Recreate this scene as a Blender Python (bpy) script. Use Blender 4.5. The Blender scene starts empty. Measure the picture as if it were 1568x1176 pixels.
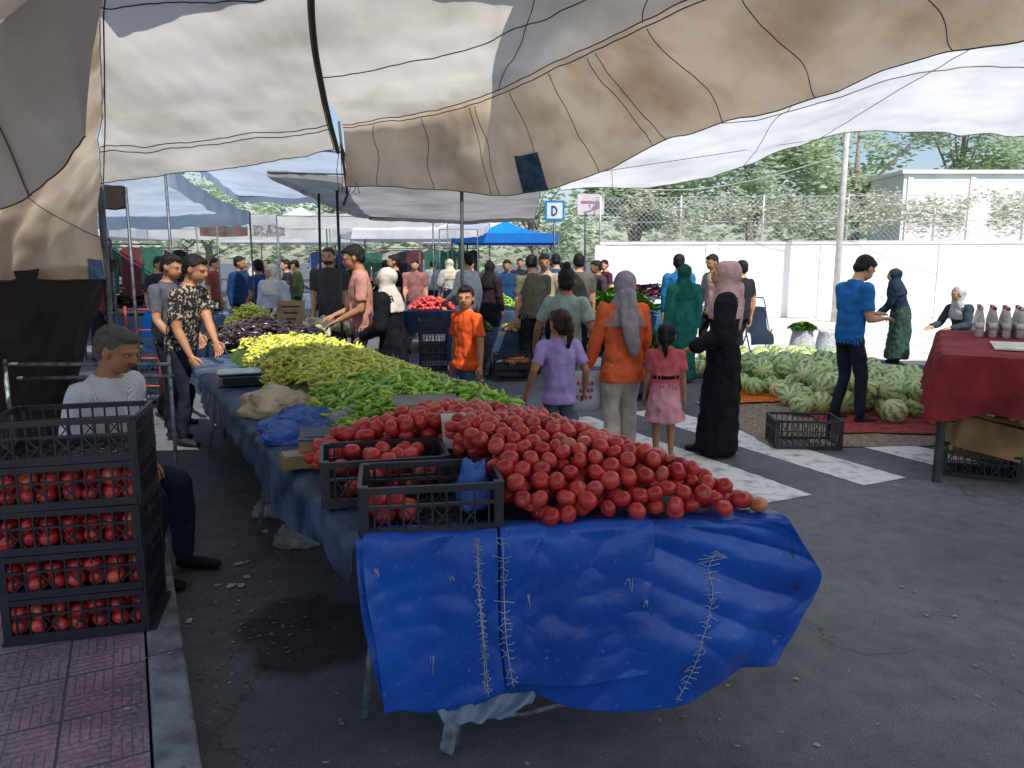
import bpy, math, random
import numpy as np
from mathutils import Vector, Matrix, noise, kdtree
random.seed(7); rng=np.random.default_rng(7)
scene=bpy.context.scene
R=math.radians
def lin(hx):
    hx=hx.lstrip('#'); o=[]
    for i in (0,2,4):
        c=int(hx[i:i+2],16)/255
        o.append(c/12.92 if c<=.04045 else ((c+.055)/1.055)**2.4)
    return tuple(o)
# ---------------------------------------------------------------- materials
MC={}
def M(name,c,c2=None,scale=6,rough=.6,bump=0,bscale=60,spec=.3,metal=0,trans=0,attr=None,lo=.35,hi=.65,stretch=(1,1,1),bdist=.02):
    if name in MC: return MC[name]
    if isinstance(c,str): c=lin(c)
    if isinstance(c2,str): c2=lin(c2)
    if c2 is None: c2=tuple(x*.72 for x in c)
    m=bpy.data.materials.new(name); m.use_nodes=True; nt=m.node_tree; n=nt.nodes; l=nt.links
    b=n['Principled BSDF']; out=n['Material Output']
    tc=n.new('ShaderNodeTexCoord'); mp=n.new('ShaderNodeMapping'); mp.inputs['Scale'].default_value=stretch
    l.new(tc.outputs['Object'],mp.inputs['Vector'])
    rp=n.new('ShaderNodeValToRGB'); rp.color_ramp.elements[0].position=lo; rp.color_ramp.elements[1].position=hi
    rp.color_ramp.elements[0].color=(*c2,1); rp.color_ramp.elements[1].color=(*c,1)
    if attr:
        a=n.new('ShaderNodeAttribute'); a.attribute_name=attr; l.new(a.outputs['Fac'],rp.inputs['Fac'])
    else:
        t=n.new('ShaderNodeTexNoise'); t.inputs['Scale'].default_value=scale; t.inputs['Detail'].default_value=6
        l.new(mp.outputs[0],t.inputs['Vector']); l.new(t.outputs['Fac'],rp.inputs['Fac'])
    l.new(rp.outputs[0],b.inputs['Base Color'])
    b.inputs['Roughness'].default_value=rough; b.inputs['Specular IOR Level'].default_value=spec; b.inputs['Metallic'].default_value=metal
    if bump:
        t2=n.new('ShaderNodeTexNoise'); t2.inputs['Scale'].default_value=bscale; t2.inputs['Detail'].default_value=5
        l.new(mp.outputs[0],t2.inputs['Vector'])
        bp=n.new('ShaderNodeBump'); bp.inputs['Strength'].default_value=bump; bp.inputs['Distance'].default_value=bdist
        l.new(t2.outputs['Fac'],bp.inputs['Height']); l.new(bp.outputs[0],b.inputs['Normal'])
    if trans:
        tr=n.new('ShaderNodeBsdfTranslucent'); mx=n.new('ShaderNodeMixShader'); mx.inputs[0].default_value=trans
        l.new(rp.outputs[0],tr.inputs['Color']); l.new(b.outputs[0],mx.inputs[1]); l.new(tr.outputs[0],mx.inputs[2]); l.new(mx.outputs[0],out.inputs['Surface'])
    MC[name]=m; return m
# ---------------------------------------------------------------- mesh builder
def ringtube(pts,rad,n=8,side=None,rcap=True,dense=0):
    P=[Vector(p) for p in pts]
    RR=[(r,r) if not isinstance(r,(tuple,list)) else tuple(r) for r in rad]
    if dense:
        P2=[P[0]];R2=[RR[0]]
        for i in range(1,len(P)):
            k=max(1,math.ceil((P[i]-P[i-1]).length/dense))
            for j in range(1,k+1):
                f=j/k; P2.append(P[i-1].lerp(P[i],f)); R2.append((RR[i-1][0]*(1-f)+RR[i][0]*f,RR[i-1][1]*(1-f)+RR[i][1]*f))
        P,RR=P2,R2
    if rcap:
        t0=(P[0]-P[1]).normalized(); t1=(P[-1]-P[-2]).normalized(); r0=min(RR[0]); r1=min(RR[-1])
        sc=lambda q,k:(q[0]*k,q[1]*k)
        pre=[(P[0]+t0*r0*.95,sc(RR[0],.3)),(P[0]+t0*r0*.7,sc(RR[0],.72))]
        post=[(P[-1]+t1*r1*.7,sc(RR[-1],.72)),(P[-1]+t1*r1*.95,sc(RR[-1],.3))]
        P=[a for a,_ in pre]+P+[a for a,_ in post]; RR=[b for _,b in pre]+RR+[b for _,b in post]
    V=[];F=[];k=len(P)
    s=None
    for i in range(k):
        t=(P[min(i+1,k-1)]-P[max(i-1,0)])
        t=t.normalized() if t.length>1e-9 else Vector((0,0,1))
        if side is not None: s=Vector(side)
        elif s is None: s=Vector((1,0,0)) if abs(t.x)<.8 else Vector((0,1,0))
        s=(s-t*s.dot(t))
        s=s.normalized() if s.length>1e-6 else t.orthogonal().normalized()
        b=t.cross(s)
        for j in range(n):
            a=2*math.pi*j/n
            V.append(P[i]+s*(RR[i][0]*math.cos(a))+b*(RR[i][1]*math.sin(a)))
    for i in range(k-1):
        for j in range(n):
            j2=(j+1)%n; F.append((i*n+j,i*n+j2,(i+1)*n+j2,(i+1)*n+j))
    F.append(tuple(range(n))[::-1]); F.append(tuple((k-1)*n+j for j in range(n)))
    return V,F
def ellips(c,r,n=16,m=10,rot=None):
    V=[];F=[];c=Vector(c)
    for i in range(m+1):
        th=math.pi*i/m
        if i in(0,m):
            p=Vector((0,0,r[2]*math.cos(th))); 
            if rot: p=rot@p
            V.append(c+p); continue
        for j in range(n):
            a=2*math.pi*j/n; p=Vector((r[0]*math.sin(th)*math.cos(a),r[1]*math.sin(th)*math.sin(a),r[2]*math.cos(th)))
            if rot: p=rot@p
            V.append(c+p)
    idx=lambda i,j:0 if i==0 else (1+(m-1)*n if i==m else 1+(i-1)*n+j%n)
    for i in range(m):
        for j in range(n):
            if i==0: F.append((0,idx(1,j),idx(1,j+1)))
            elif i==m-1: F.append((idx(i,j),idx(m,0),idx(i,j+1)))
            else: F.append((idx(i,j),idx(i+1,j),idx(i+1,j+1),idx(i,j+1)))
    return V,F
BF=[(0,1,3,2),(4,6,7,5),(0,4,5,1),(2,3,7,6),(0,2,6,4),(1,5,7,3)]
class MB:
    def __init__(s): s.v=[];s.f=[];s.m=[];s.s=[];s.dense=0
    def add(s,V,F,m=0,smooth=True):
        o=len(s.v); s.v.extend(tuple(p) for p in V); s.f.extend([tuple(i+o for i in f) for f in F])
        s.m.extend([m]*len(F)); s.s.extend([smooth]*len(F))
    def tube(s,pts,r,m=0,n=8,side=None,rcap=False):
        if not isinstance(r,list): r=[r]*len(pts)
        s.add(*ringtube(pts,r,n,side,rcap,s.dense),m)
    def box(s,c,size,m=0,mat=None):
        V=[]
        for x in(-.5,.5):
            for y in(-.5,.5):
                for z in(-.5,.5):
                    p=Vector((c[0]+x*size[0],c[1]+y*size[1],c[2]+z*size[2])); V.append(mat@p if mat else p)
        s.add(V,BF,m,False)
    def beam(s,a,b,w,h,m=0):
        a=Vector(a);b=Vector(b);t=b-a;L=t.length;q=t.to_track_quat('X','Z').to_matrix().to_4x4()
        s.box((L/2,0,0),(L,w,h),m,Matrix.Translation(a)@q)
    def build(s,name,mats,parent=None,bevel=0,solid=0):
        me=bpy.data.meshes.new(name); me.from_pydata(s.v,[],s.f)
        for mt in (mats if isinstance(mats,list) else [mats]): me.materials.append(mt)
        me.polygons.foreach_set('material_index',s.m); me.polygons.foreach_set('use_smooth',s.s); me.update()
        ob=bpy.data.objects.new(name,me); scene.collection.objects.link(ob)
        if parent: ob.parent=parent
        if bevel:
            b=ob.modifiers.new('b','BEVEL'); b.width=bevel; b.segments=2; b.limit_method='ANGLE'
        if solid:
            b=ob.modifiers.new('s','SOLIDIFY'); b.thickness=solid
        return ob
def empty(name):
    e=bpy.data.objects.new(name,None); scene.collection.objects.link(e); return e
def frame(x,y,z=0,rz=0): return Matrix.Translation((x,y,z))@Matrix.Rotation(R(rz),4,'Z')
def swarm(name,V,F,A,mats4,mat,parent=None,smooth=True):
    V=np.array([tuple(v) for v in V]); n=len(V); k=len(mats4); T=np.array([np.array(m) for m in mats4])
    W=np.einsum('kij,nj->kni',T[:,:3,:3],V)+T[:,None,:3,3]
    W=W.reshape(-1,3); FF=[]
    for i in range(k):
        o=i*n; FF.extend([tuple(a+o for a in f) for f in F])
    me=bpy.data.meshes.new(name); me.from_pydata(W.tolist(),[],FF); me.materials.append(mat)
    if smooth: me.polygons.foreach_set('use_smooth',[True]*len(FF))
    a=me.attributes.new('a','FLOAT','POINT'); a.data.foreach_set('value',np.tile(np.array(A,dtype=np.float32),k))
    r=me.attributes.new('r','FLOAT','POINT'); r.data.foreach_set('value',np.repeat(rng.random(k).astype(np.float32),n))
    me.update(); ob=bpy.data.objects.new(name,me); scene.collection.objects.link(ob)
    if parent: ob.parent=parent
    return ob
def swarm_mat(name,stops,acol,rough=.35,spec=.5,trans=0,nz=0):
    m=bpy.data.materials.new(name); m.use_nodes=True; nt=m.node_tree;n=nt.nodes;l=nt.links;b=n['Principled BSDF']
    r=n.new('ShaderNodeAttribute'); r.attribute_name='r'; a=n.new('ShaderNodeAttribute'); a.attribute_name='a'
    rp=n.new('ShaderNodeValToRGB'); e=rp.color_ramp.elements
    while len(e)<len(stops): e.new(.5)
    for i,(p,c) in enumerate(stops): e[i].position=p; e[i].color=(*(lin(c) if isinstance(c,str) else c),1)
    l.new(r.outputs['Fac'],rp.inputs[0]); mx=n.new('ShaderNodeMix'); mx.data_type='RGBA'
    l.new(a.outputs['Fac'],mx.inputs[0]); l.new(rp.outputs[0],mx.inputs[6]); mx.inputs[7].default_value=(*(lin(acol) if isinstance(acol,str) else acol),1)
    last=mx.outputs[2]
    if nz:
        tc=n.new('ShaderNodeTexCoord'); t=n.new('ShaderNodeTexNoise'); t.inputs['Scale'].default_value=nz; t.inputs['Detail'].default_value=4
        l.new(tc.outputs['Object'],t.inputs['Vector']); mr=n.new('ShaderNodeMapRange'); mr.inputs[1].default_value=.3; mr.inputs[2].default_value=.7; mr.inputs[3].default_value=.72; mr.inputs[4].default_value=1.2
        l.new(t.outputs['Fac'],mr.inputs[0]); mm=n.new('ShaderNodeVectorMath'); mm.operation='SCALE'; l.new(last,mm.inputs[0]); l.new(mr.outputs[0],mm.inputs[3]); last=mm.outputs[0]
    l.new(last,b.inputs['Base Color']); b.inputs['Roughness'].default_value=rough; b.inputs['Specular IOR Level'].default_value=spec
    if trans:
        tr=n.new('ShaderNodeBsdfTranslucent'); ms=n.new('ShaderNodeMixShader'); ms.inputs[0].default_value=trans
        l.new(last,tr.inputs['Color']); l.new(b.outputs[0],ms.inputs[1]); l.new(tr.outputs[0],ms.inputs[2]); l.new(ms.outputs[0],n['Material Output'].inputs['Surface'])
    return m
# ---------------------------------------------------------------- cloth sheets
def cr(P,t):
    n=len(P)-1; x=min(max(t,0),1)*n; i=min(int(x),n-1); f=x-i
    p0=P[max(i-1,0)];p1=P[i];p2=P[i+1];p3=P[min(i+2,n)]
    return .5*((2*p1)+(p2-p0)*f+(2*p0-5*p1+4*p2-p3)*f*f+(3*p1-p0-3*p2+p3)*f**3)
class Sheet:
    def __init__(s,rows,disp=None): s.rows=[[Vector(p) for p in r] for r in rows]; s.disp=disp
    def raw(s,u,v): return cr([cr(r,u) for r in s.rows],v)
    def nrm(s,u,v):
        e=.004; a=s.raw(min(u+e,1),v)-s.raw(max(u-e,0),v); b=s.raw(u,min(v+e,1))-s.raw(u,max(v-e,0))
        n=a.cross(b); return n.normalized() if n.length>1e-12 else Vector((0,0,1))
    def ev(s,u,v,off=0):
        p=s.raw(u,v)
        d=(s.disp(u,v,p) if s.disp else 0)+off
        return p+s.nrm(u,v)*d
    def mesh(s,mb,nu,nv,m=0,u0=0,u1=1,v0=0,v1=1,off=0):
        V=[s.ev(u0+(u1-u0)*i/nu,v0+(v1-v0)*j/nv,off) for j in range(nv+1) for i in range(nu+1)]
        F=[(j*(nu+1)+i,j*(nu+1)+i+1,(j+1)*(nu+1)+i+1,(j+1)*(nu+1)+i) for j in range(nv) for i in range(nu)]
        mb.add(V,F,m)
def nz(x,y,z,s=1): return noise.noise(Vector((x*s,y*s,z*s)))
# ---------------------------------------------------------------- camera / light
cam=bpy.data.cameras.new('camera'); co=bpy.data.objects.new('camera',cam); scene.collection.objects.link(co)
cam.sensor_width=36; cam.lens=26.4; cam.clip_end=1500; co.location=(0,0,1.62); co.rotation_euler=(R(80.73),0,0); scene.camera=co
EL=55; AZ=(.45,-.893)
sd=Vector((AZ[0]*math.cos(R(EL)),AZ[1]*math.cos(R(EL)),math.sin(R(EL))))
sun=bpy.data.lights.new('sun','SUN'); sun.energy=5; sun.angle=R(.5); sun.color=(1,.96,.9); so=bpy.data.objects.new('sun',sun); scene.collection.objects.link(so)
so.rotation_euler=sd.to_track_quat('Z','Y').to_euler(); so.location=(5,-8,14)
w=bpy.data.worlds.new('World'); scene.world=w; w.use_nodes=True; nt=w.node_tree; bg=nt.nodes['Background']
sk=nt.nodes.new('ShaderNodeTexSky'); sk.sky_type='NISHITA'; sk.sun_disc=False; sk.sun_elevation=R(EL); sk.sun_rotation=math.atan2(AZ[0],AZ[1]); sk.dust_density=1.2; sk.air_density=1.0
nt.links.new(sk.outputs[0],bg.inputs[0]); bg.inputs[1].default_value=.15
scene.view_settings.view_transform='Standard'; scene.view_settings.look='None'; scene.view_settings.exposure=0
# ---------------------------------------------------------------- ground
def asphalt():
    m=bpy.data.materials.new('asphalt'); m.use_nodes=True; nt=m.node_tree;n=nt.nodes;l=nt.links;b=n['Principled BSDF']
    tc=n.new('ShaderNodeTexCoord')
    def N(s,d=8):
        t=n.new('ShaderNodeTexNoise'); t.inputs['Scale'].default_value=s; t.inputs['Detail'].default_value=d; l.new(tc.outputs['Object'],t.inputs['Vector']); return t
    def RP(src,p0,p1,c0,c1):
        r=n.new('ShaderNodeValToRGB'); e=r.color_ramp.elements; e[0].position=p0; e[1].position=p1; e[0].color=(*c0,1); e[1].color=(*c1,1); l.new(src,r.inputs[0]); return r.outputs[0]
    def MU(a,c):
        x=n.new('ShaderNodeMix'); x.data_type='RGBA'; x.blend_type='MULTIPLY'; x.inputs[0].default_value=1; l.new(a,x.inputs[6]); l.new(c,x.inputs[7]); return x.outputs[2]
    fine=N(150,3)
    col=MU(RP(N(.9).outputs[0],.3,.72,(.08,.088,.105),(.17,.178,.195)),RP(fine.outputs[0],.35,.75,(.6,.6,.6),(1.5,1.5,1.5)))
    col=MU(col,RP(N(9).outputs[0],.3,.7,(.75,.75,.78),(1.18,1.15,1.1)))
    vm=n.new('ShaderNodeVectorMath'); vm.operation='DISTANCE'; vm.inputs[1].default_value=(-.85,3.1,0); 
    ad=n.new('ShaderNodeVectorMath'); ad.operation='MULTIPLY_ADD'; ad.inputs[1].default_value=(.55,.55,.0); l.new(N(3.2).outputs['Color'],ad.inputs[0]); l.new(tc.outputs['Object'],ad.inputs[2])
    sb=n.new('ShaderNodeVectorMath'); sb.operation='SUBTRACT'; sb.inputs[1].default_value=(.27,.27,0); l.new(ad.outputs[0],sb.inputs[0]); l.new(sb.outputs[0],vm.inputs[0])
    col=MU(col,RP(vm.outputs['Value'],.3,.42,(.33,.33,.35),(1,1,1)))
    vo=n.new('ShaderNodeTexVoronoi'); vo.feature='DISTANCE_TO_EDGE'; vo.inputs['Scale'].default_value=.45
    wp=n.new('ShaderNodeVectorMath'); wp.operation='ADD'; l.new(tc.outputs['Object'],wp.inputs[0]); l.new(N(2.5).outputs['Color'],wp.inputs[1]); l.new(wp.outputs[0],vo.inputs['Vector'])
    col=MU(col,RP(vo.outputs[0],0,.006,(.5,.5,.5),(1,1,1)))
    sp=N(42,5); col2=n.new('ShaderNodeMix'); col2.data_type='RGBA'; l.new(RP(sp.outputs[0],.68,.73,(0,0,0),(.6,.6,.6)),col2.inputs[0]); l.new(col,col2.inputs[6]); col2.inputs[7].default_value=(.32,.31,.28,1)
    l.new(col2.outputs[2],b.inputs['Base Color']); b.inputs['Roughness'].default_value=.75
    bp=n.new('ShaderNodeBump'); bp.inputs['Strength'].default_value=.5; bp.inputs['Distance'].default_value=.006; l.new(fine.outputs[0],bp.inputs['Height']); l.new(bp.outputs[0],b.inputs['Normal'])
    return m
g=MB(); g.add([(-300,-300,0),(300,-300,0),(300,600,0),(-300,600,0)],[(0,1,2,3)]); g.build('asphalt_road_ground',asphalt())
KD=Vector((-.453,.891,0)).normalized(); KN=Vector((-KD.y,KD.x,0)) # KN points left
if KN.x>0: KN=-KN
K0=Vector((-.93,2.04,0))
def kp(t,s,z): p=K0+KD*t+KN*s; return (p.x,p.y,z)
def slab(mb,t0,t1,s0,s1,z,m=0,base=0):
    V=[kp(t0,s0,base),kp(t1,s0,base),kp(t1,s1,base),kp(t0,s1,base),kp(t0,s0,z),kp(t1,s0,z),kp(t1,s1,z),kp(t0,s1,z)]
    mb.add(V,[(4,7,6,5),(0,4,5,1),(1,5,6,2),(2,6,7,3),(3,7,4,0)],m,False)
mb=MB()
for i in range(-5,12): slab(mb,i*.8+.004,(i+1)*.8-.004,0,.13,.12+.002*math.sin(i*3.1))
mb.build('kerb',M('kerb_concrete','#989ca4','#6c7078',scale=9,rough=.85,bump=.4,bscale=90),bevel=.012)
def tiles():
    m=bpy.data.materials.new('pink_paving'); m.use_nodes=True; nt=m.node_tree;n=nt.nodes;l=nt.links;b=n['Principled BSDF']
    tc=n.new('ShaderNodeTexCoord'); mp=n.new('ShaderNodeMapping'); mp.inputs['Rotation'].default_value=(0,0,-math.atan2(KD.y,KD.x)); l.new(tc.outputs['Object'],mp.inputs[0])
    def brick(w,h,ms):
        t=n.new('ShaderNodeTexBrick'); t.offset=0; t.inputs['Scale'].default_value=1; t.inputs['Brick Width'].default_value=w; t.inputs['Row Height'].default_value=h; t.inputs['Mortar Size'].default_value=ms; t.inputs['Mortar Smooth'].default_value=.3
        l.new(mp.outputs[0],t.inputs['Vector']); return t
    b1=brick(.3,.3,.005); b2=brick(.15,.03,.003); b3=brick(.03,.15,.003); ck=n.new('ShaderNodeTexChecker'); ck.inputs['Scale'].default_value=1/.15; l.new(mp.outputs[0],ck.inputs['Vector'])
    mx=n.new('ShaderNodeMix'); mx.data_type='FLOAT'; l.new(ck.outputs['Fac'],mx.inputs[0]); l.new(b2.outputs['Fac'],mx.inputs[2]); l.new(b3.outputs['Fac'],mx.inputs[3])
    mm=n.new('ShaderNodeMath'); mm.operation='MULTIPLY'; mm.inputs[1].default_value=.55; l.new(mx.outputs[0],mm.inputs[0])
    ma=n.new('ShaderNodeMath'); ma.operation='MAXIMUM'; l.new(mm.outputs[0],ma.inputs[0]); l.new(b1.outputs['Fac'],ma.inputs[1])
    nz1=n.new('ShaderNodeTexNoise'); nz1.inputs['Scale'].default_value=3; nz1.inputs['Detail'].default_value=8; l.new(tc.outputs['Object'],nz1.inputs['Vector'])
    nz2=n.new('ShaderNodeTexNoise'); nz2.inputs['Scale'].default_value=60; nz2.inputs['Detail'].default_value=4; l.new(tc.outputs['Object'],nz2.inputs['Vector'])
    ad=n.new('ShaderNodeMath'); ad.operation='MULTIPLY_ADD'; ad.inputs[1].default_value=.5; l.new(nz2.outputs[0],ad.inputs[0]); 
    hf=n.new('ShaderNodeMath'); hf.operation='MULTIPLY'; hf.inputs[1].default_value=.5; l.new(nz1.outputs[0],hf.inputs[0]); l.new(hf.outputs[0],ad.inputs[2])
    rp=n.new('ShaderNodeValToRGB'); rp.color_ramp.elements[0].position=.38; rp.color_ramp.elements[1].position=.62; rp.color_ramp.elements[0].color=(*lin('#76606a'),1); rp.color_ramp.elements[1].color=(*lin('#b49aa4'),1); l.new(ad.outputs[0],rp.inputs[0])
    c=n.new('ShaderNodeMix'); c.data_type='RGBA'; l.new(ma.outputs[0],c.inputs[0]); l.new(rp.outputs[0],c.inputs[6]); c.inputs[7].default_value=(.12,.09,.1,1)
    l.new(c.outputs[2],b.inputs['Base Color']); b.inputs['Roughness'].default_value=.55
    bp=n.new('ShaderNodeBump'); bp.invert=True; bp.inputs['Distance'].default_value=.005; l.new(ma.outputs[0],bp.inputs['Height']); l.new(bp.outputs[0],b.inputs['Normal']); return m
mb=MB(); slab(mb,-4,9.6,.138,5,.118); mb.build('paved_sidewalk',tiles())
# crossing
mb=MB(); rd=Vector((.43,-.9,0)).normalized(); pd=Vector((.9,.43,0)).normalized()
for k in range(0,5):
    e=Vector((1.9+.88*k,4.98+.42*k,.004)); a=e-pd*.23;b_=e+pd*.23
    V=[];F=[];N=40
    for i in range(N+1):
        q=-rd*(3.0*i/N); j1=.014*nz(i,k,1,.9); j2=.014*nz(i,k,7,.9); V+=[tuple(a+q+pd*j1),tuple(b_+q+pd*j2)]
    for i in range(N): F.append((2*i,2*i+1,2*i+3,2*i+2))
    mb.add(V,F,0,False)
mb.build('crosswalk_marking',M('road_paint_worn','#dcdcda','#8f9092',scale=9,rough=.7,lo=.27,hi=.5,bump=.2,bscale=150))
def litter(name,n,areas,cols,size):
    V=[(-1,-.6,0),(.3,-.8,.15),(1,0,.05),(.2,.8,.2),(-.8,.5,0.02),(0,0,.3)]; F=[(0,1,5),(1,2,5),(2,3,5),(3,4,5),(4,0,5)]
    T=[]
    for i in range(n):
        a=areas[i%len(areas)]; x=a[0]+a[2]*random.gauss(0,1); y=a[1]+a[3]*random.gauss(0,1)
        dd=(Vector((x,y,0))-K0).dot(KN)
        if -.03<dd<.02: continue
        z=.125 if dd>0 else .004
        s=size*random.uniform(.3,1.4); T.append(Matrix.Translation((x,y,z+.003))@Matrix.Rotation(random.uniform(0,6.28),4,'Z')@Matrix.Diagonal((s,s*random.uniform(.3,1),s*.6,1)))
    swarm(name,V,F,[0]*6,T,swarm_mat(name+'_mat',cols,(.3,.3,.2),rough=.8,spec=.1),smooth=False)
litter('scattered_litter',1100,[(-1.35,4.2,.22,1.0),(-1.2,3.3,.2,.7),(1.5,4,2.2,1.6),(0,9,2.5,2.5),(.8,3.2,1.2,.8)],[(0,'#6d6a55'),(.4,'#8a8458'),(.7,'#b5b3a6'),(1,'#5a4d3a')],.0095)
litter('paper_scraps',90,[(.3,9.5,1.5,2),(-1.4,4.2,.15,.8),(2,9,1.5,1.2)],[(0,'#c8c8c4'),(1,'#a8a49a')],.024)
# ---------------------------------------------------------------- crates
def crate(mb,T,w=.5,d=.33,h=.175,m=0):
    t=.014
    for sx in(-1,1):
        for sy in(-1,1):
            mb.box((sx*(w/2-.012),sy*(d/2-.012),h/2),(.03,.03,h),m,T)
    for sy in(-1,1):
        y=sy*(d/2)
        for z,hh in((h-.012,.022),(h*.62,.009),(.018,.03)): mb.box((0,y,z),(w-.02,t,hh),m,T)
        k=int(w/.045)
        for i in range(1,k): mb.box((-w/2+w*i/k,y,h/2),(.006,t*.8,h-.03),m,T)
        for i in range(1,k-1,2):
            x0=-w/2+w*i/k; a=T@Vector((x0,y,h*.15)); b=T@Vector((x0+w*1.4/k,y,h*.6)); mb.beam(a,b,.006,.005,m)
            a=T@Vector((x0+w*1.4/k,y,h*.15)); b=T@Vector((x0,y,h*.6)); mb.beam(a,b,.005,.005,m)
    for sx in(-1,1):
        x=sx*(w/2)
        for z,hh in((h-.012,.022),(h*.62,.009),(.018,.03)): mb.box((x,0,z),(t,d-.02,hh),m,T)
        k=int(d/.045)
        for i in range(1,k): mb.box((x,-d/2+d*i/k,h/2),(t*.8,.006,h-.03),m,T)
    for i in range(9): mb.box((-w/2+w*(i+.5)/9,0,.008),(w/9*.6,d-.02,.008),m,T)
    for i in range(5): mb.box((0,-d/2+d*(i+.5)/5,.009),(w-.02,.012,.006),m,T)
blk=M('black_plastic',(.016,.019,.028),(.028,.032,.042),rough=.4,spec=.5)
# ---------------------------------------------------------------- produce base meshes
def tomato_base(n=16,m=11):
    V,F=ellips((0,0,0),(1,1,.84),n,m); A=[];W=[]
    for v in V:
        rho=math.hypot(v.x,v.y); a=math.atan2(v.y,v.x)
        k=1+.03*math.cos(5*a)*rho
        z=v.z; q=0
        if z>0: z-=.22*math.exp(-(rho/.3)**2); q=math.exp(-(rho/.15)**2)
        W.append(Vector((v.x*k,v.y*k,z))); A.append(q*.9)
    return W,F,A
TV,TF,TA=tomato_base()
tom_mat=swarm_mat('tomato_skin',[(0,'#ac282a'),(.3,'#c03532'),(.65,'#cc433e'),(.93,'#d2504a'),(.985,'#cf6a52'),(1,'#b8a068')],'#8d7a3a',rough=.24,spec=.5,nz=18)
def rrot(): return Matrix.Rotation(random.uniform(0,6.28),4,'Z')@Matrix.Rotation(random.gauss(0,1.2),4,'X')@Matrix.Rotation(random.uniform(0,6.28),4,'Z')
# ---------------------------------------------------------------- main stall
A0=Vector((-.46,2.25,0)); SU=Vector((1.367,.18,0)); SV=Vector((-.476,.88,0))
def tp(s,t,z): p=A0+SU*s+SV*t; return (p.x,p.y,z)
TL=5.2
stall=empty('vegetable_stall_table')
mb=MB()
def tslab(mb,s0,s1,t0,t1,z0,z1,m=0):
    V=[tp(s0,t0,z0),tp(s1,t0,z0),tp(s1,t1,z0),tp(s0,t1,z0),tp(s0,t0,z1),tp(s1,t0,z1),tp(s1,t1,z1),tp(s0,t1,z1)]
    mb.add(V,[(0,3,2,1),(4,5,6,7),(0,1,5,4),(1,2,6,5),(2,3,7,6),(3,0,4,7)],m,False)
for i in range(5): tslab(mb,.01+i*.196,.2+i*.196,.02,TL,.70,.735)
mb.build('table_boards',M('old_wood','#6a5a48','#463a2e',scale=8,rough=.8),parent=stall)
mb=MB()
for t in (.35,2.4,4.7):
    for s in(.12,.88):
        a=tp(s,t-.02,.70); 
        mb.tube([tp(s-.09,t-.12,.012),a],.014,0,8); mb.tube([tp(s+.05,t+.35,.012),a],.014,0,8)
    mb.tube([tp(.1,t,.69),tp(.9,t,.69)],.018,0); mb.tube([tp(.06,t-.08,.2),tp(.9,t-.08,.2)],.012,0)
mb.tube([tp(.2,.02,.02),tp(.25,.05,.70)],.02,0); mb.beam(tp(.17,-.02,.012),tp(.24,.06,.3),.05,.012,0)
mb.tube([tp(.2,.05,.09),tp(.4,.1,.055),tp(.55,.2,.02)],.009,0)
mb.build('trestle_legs',M('painted_steel','#9aa2a8','#5d6468',scale=25,rough=.5,metal=.3),parent=stall)
rows=[]
for t in np.linspace(.0,TL+.03,14):
    rows.append([tp(-.045+.015*math.sin(t*5),t,.56+.05*math.sin(t*3+1)),tp(-.035,t,.66),tp(-.012,t,.742),tp(.15,t,.748),tp(.5,t,.748),tp(.85,t,.748),tp(1.01,t,.742),tp(1.04,t,.62),tp(1.06,t,.5)])
sh=Sheet(rows,lambda u,v,p:.012*nz(p.x*9,p.y*9,p.z*2)*(1.6 if p.z<.73 else .25))
mb=MB(); sh.mesh(mb,60,160); mb.build('blue_grey_table_cover',M('worn_blue_sheet','#4c6280','#24344a',scale=7,rough=.5,bump=.4,bscale=25),parent=stall)
# front tarpaulin
bt=M('blue_tarpaulin',(.012,.12,.6),(.006,.06,.38),scale=1.8,rough=.33,spec=.5,bump=.4,bscale=9,trans=.06)
def scuff(m):
    nt=m.node_tree;n=nt.nodes;l=nt.links;b=n['Principled BSDF']; src=b.inputs['Base Color'].links[0].from_socket
    tc=n.new('ShaderNodeTexCoord'); t=n.new('ShaderNodeTexNoise'); t.inputs['Scale'].default_value=30; t.inputs['Detail'].default_value=9; t.inputs['Roughness'].default_value=.8; l.new(tc.outputs['Object'],t.inputs['Vector'])
    r=n.new('ShaderNodeValToRGB'); r.color_ramp.elements[0].position=.6; r.color_ramp.elements[1].position=.68; r.color_ramp.elements[1].color=(.8,.8,.8,1); l.new(t.outputs[0],r.inputs[0])
    x=n.new('ShaderNodeMix'); x.data_type='RGBA'; l.new(r.outputs[0],x.inputs[0]); l.new(src,x.inputs[6]); x.inputs[7].default_value=(.3,.42,.66,1); l.new(x.outputs[2],b.inputs['Base Color'])
scuff(bt)
def fr(s,out,z): p=A0+SU*s+Vector((.13,-.99,0))*out; return (p.x,p.y,z)
Brows=[[fr(s,-.09,.765) for s in(-.01,.15,.3,.5,.7,.85,1.0)],
 [fr(s,.01,.762) for s in(-.02,.15,.3,.5,.7,.86,1.015)],
 [fr(-.02,.03,.66),fr(.15,.02,.66),fr(.3,.02,.66),fr(.5,.03,.66),fr(.7,.03,.66),fr(.9,.0,.66),fr(1.07,-.02,.66)],
 [fr(-.01,.04,.5),fr(.15,.02,.5),fr(.3,.03,.5),fr(.5,.04,.5),fr(.72,.07,.5),fr(.93,.03,.5),fr(1.12,-.05,.53)],
 [fr(.01,.05,.35),fr(.17,.03,.33),fr(.33,.04,.33),fr(.52,.05,.33),fr(.72,.09,.33),fr(.9,.06,.34),fr(1.07,-.03,.38)],
 [fr(.03,.05,.225),fr(.16,.04,.17),fr(.36,.02,.2),fr(.5,.06,.15),fr(.7,.05,.13),fr(.86,.02,.16),fr(1.01,-.02,.22)]]
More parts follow.
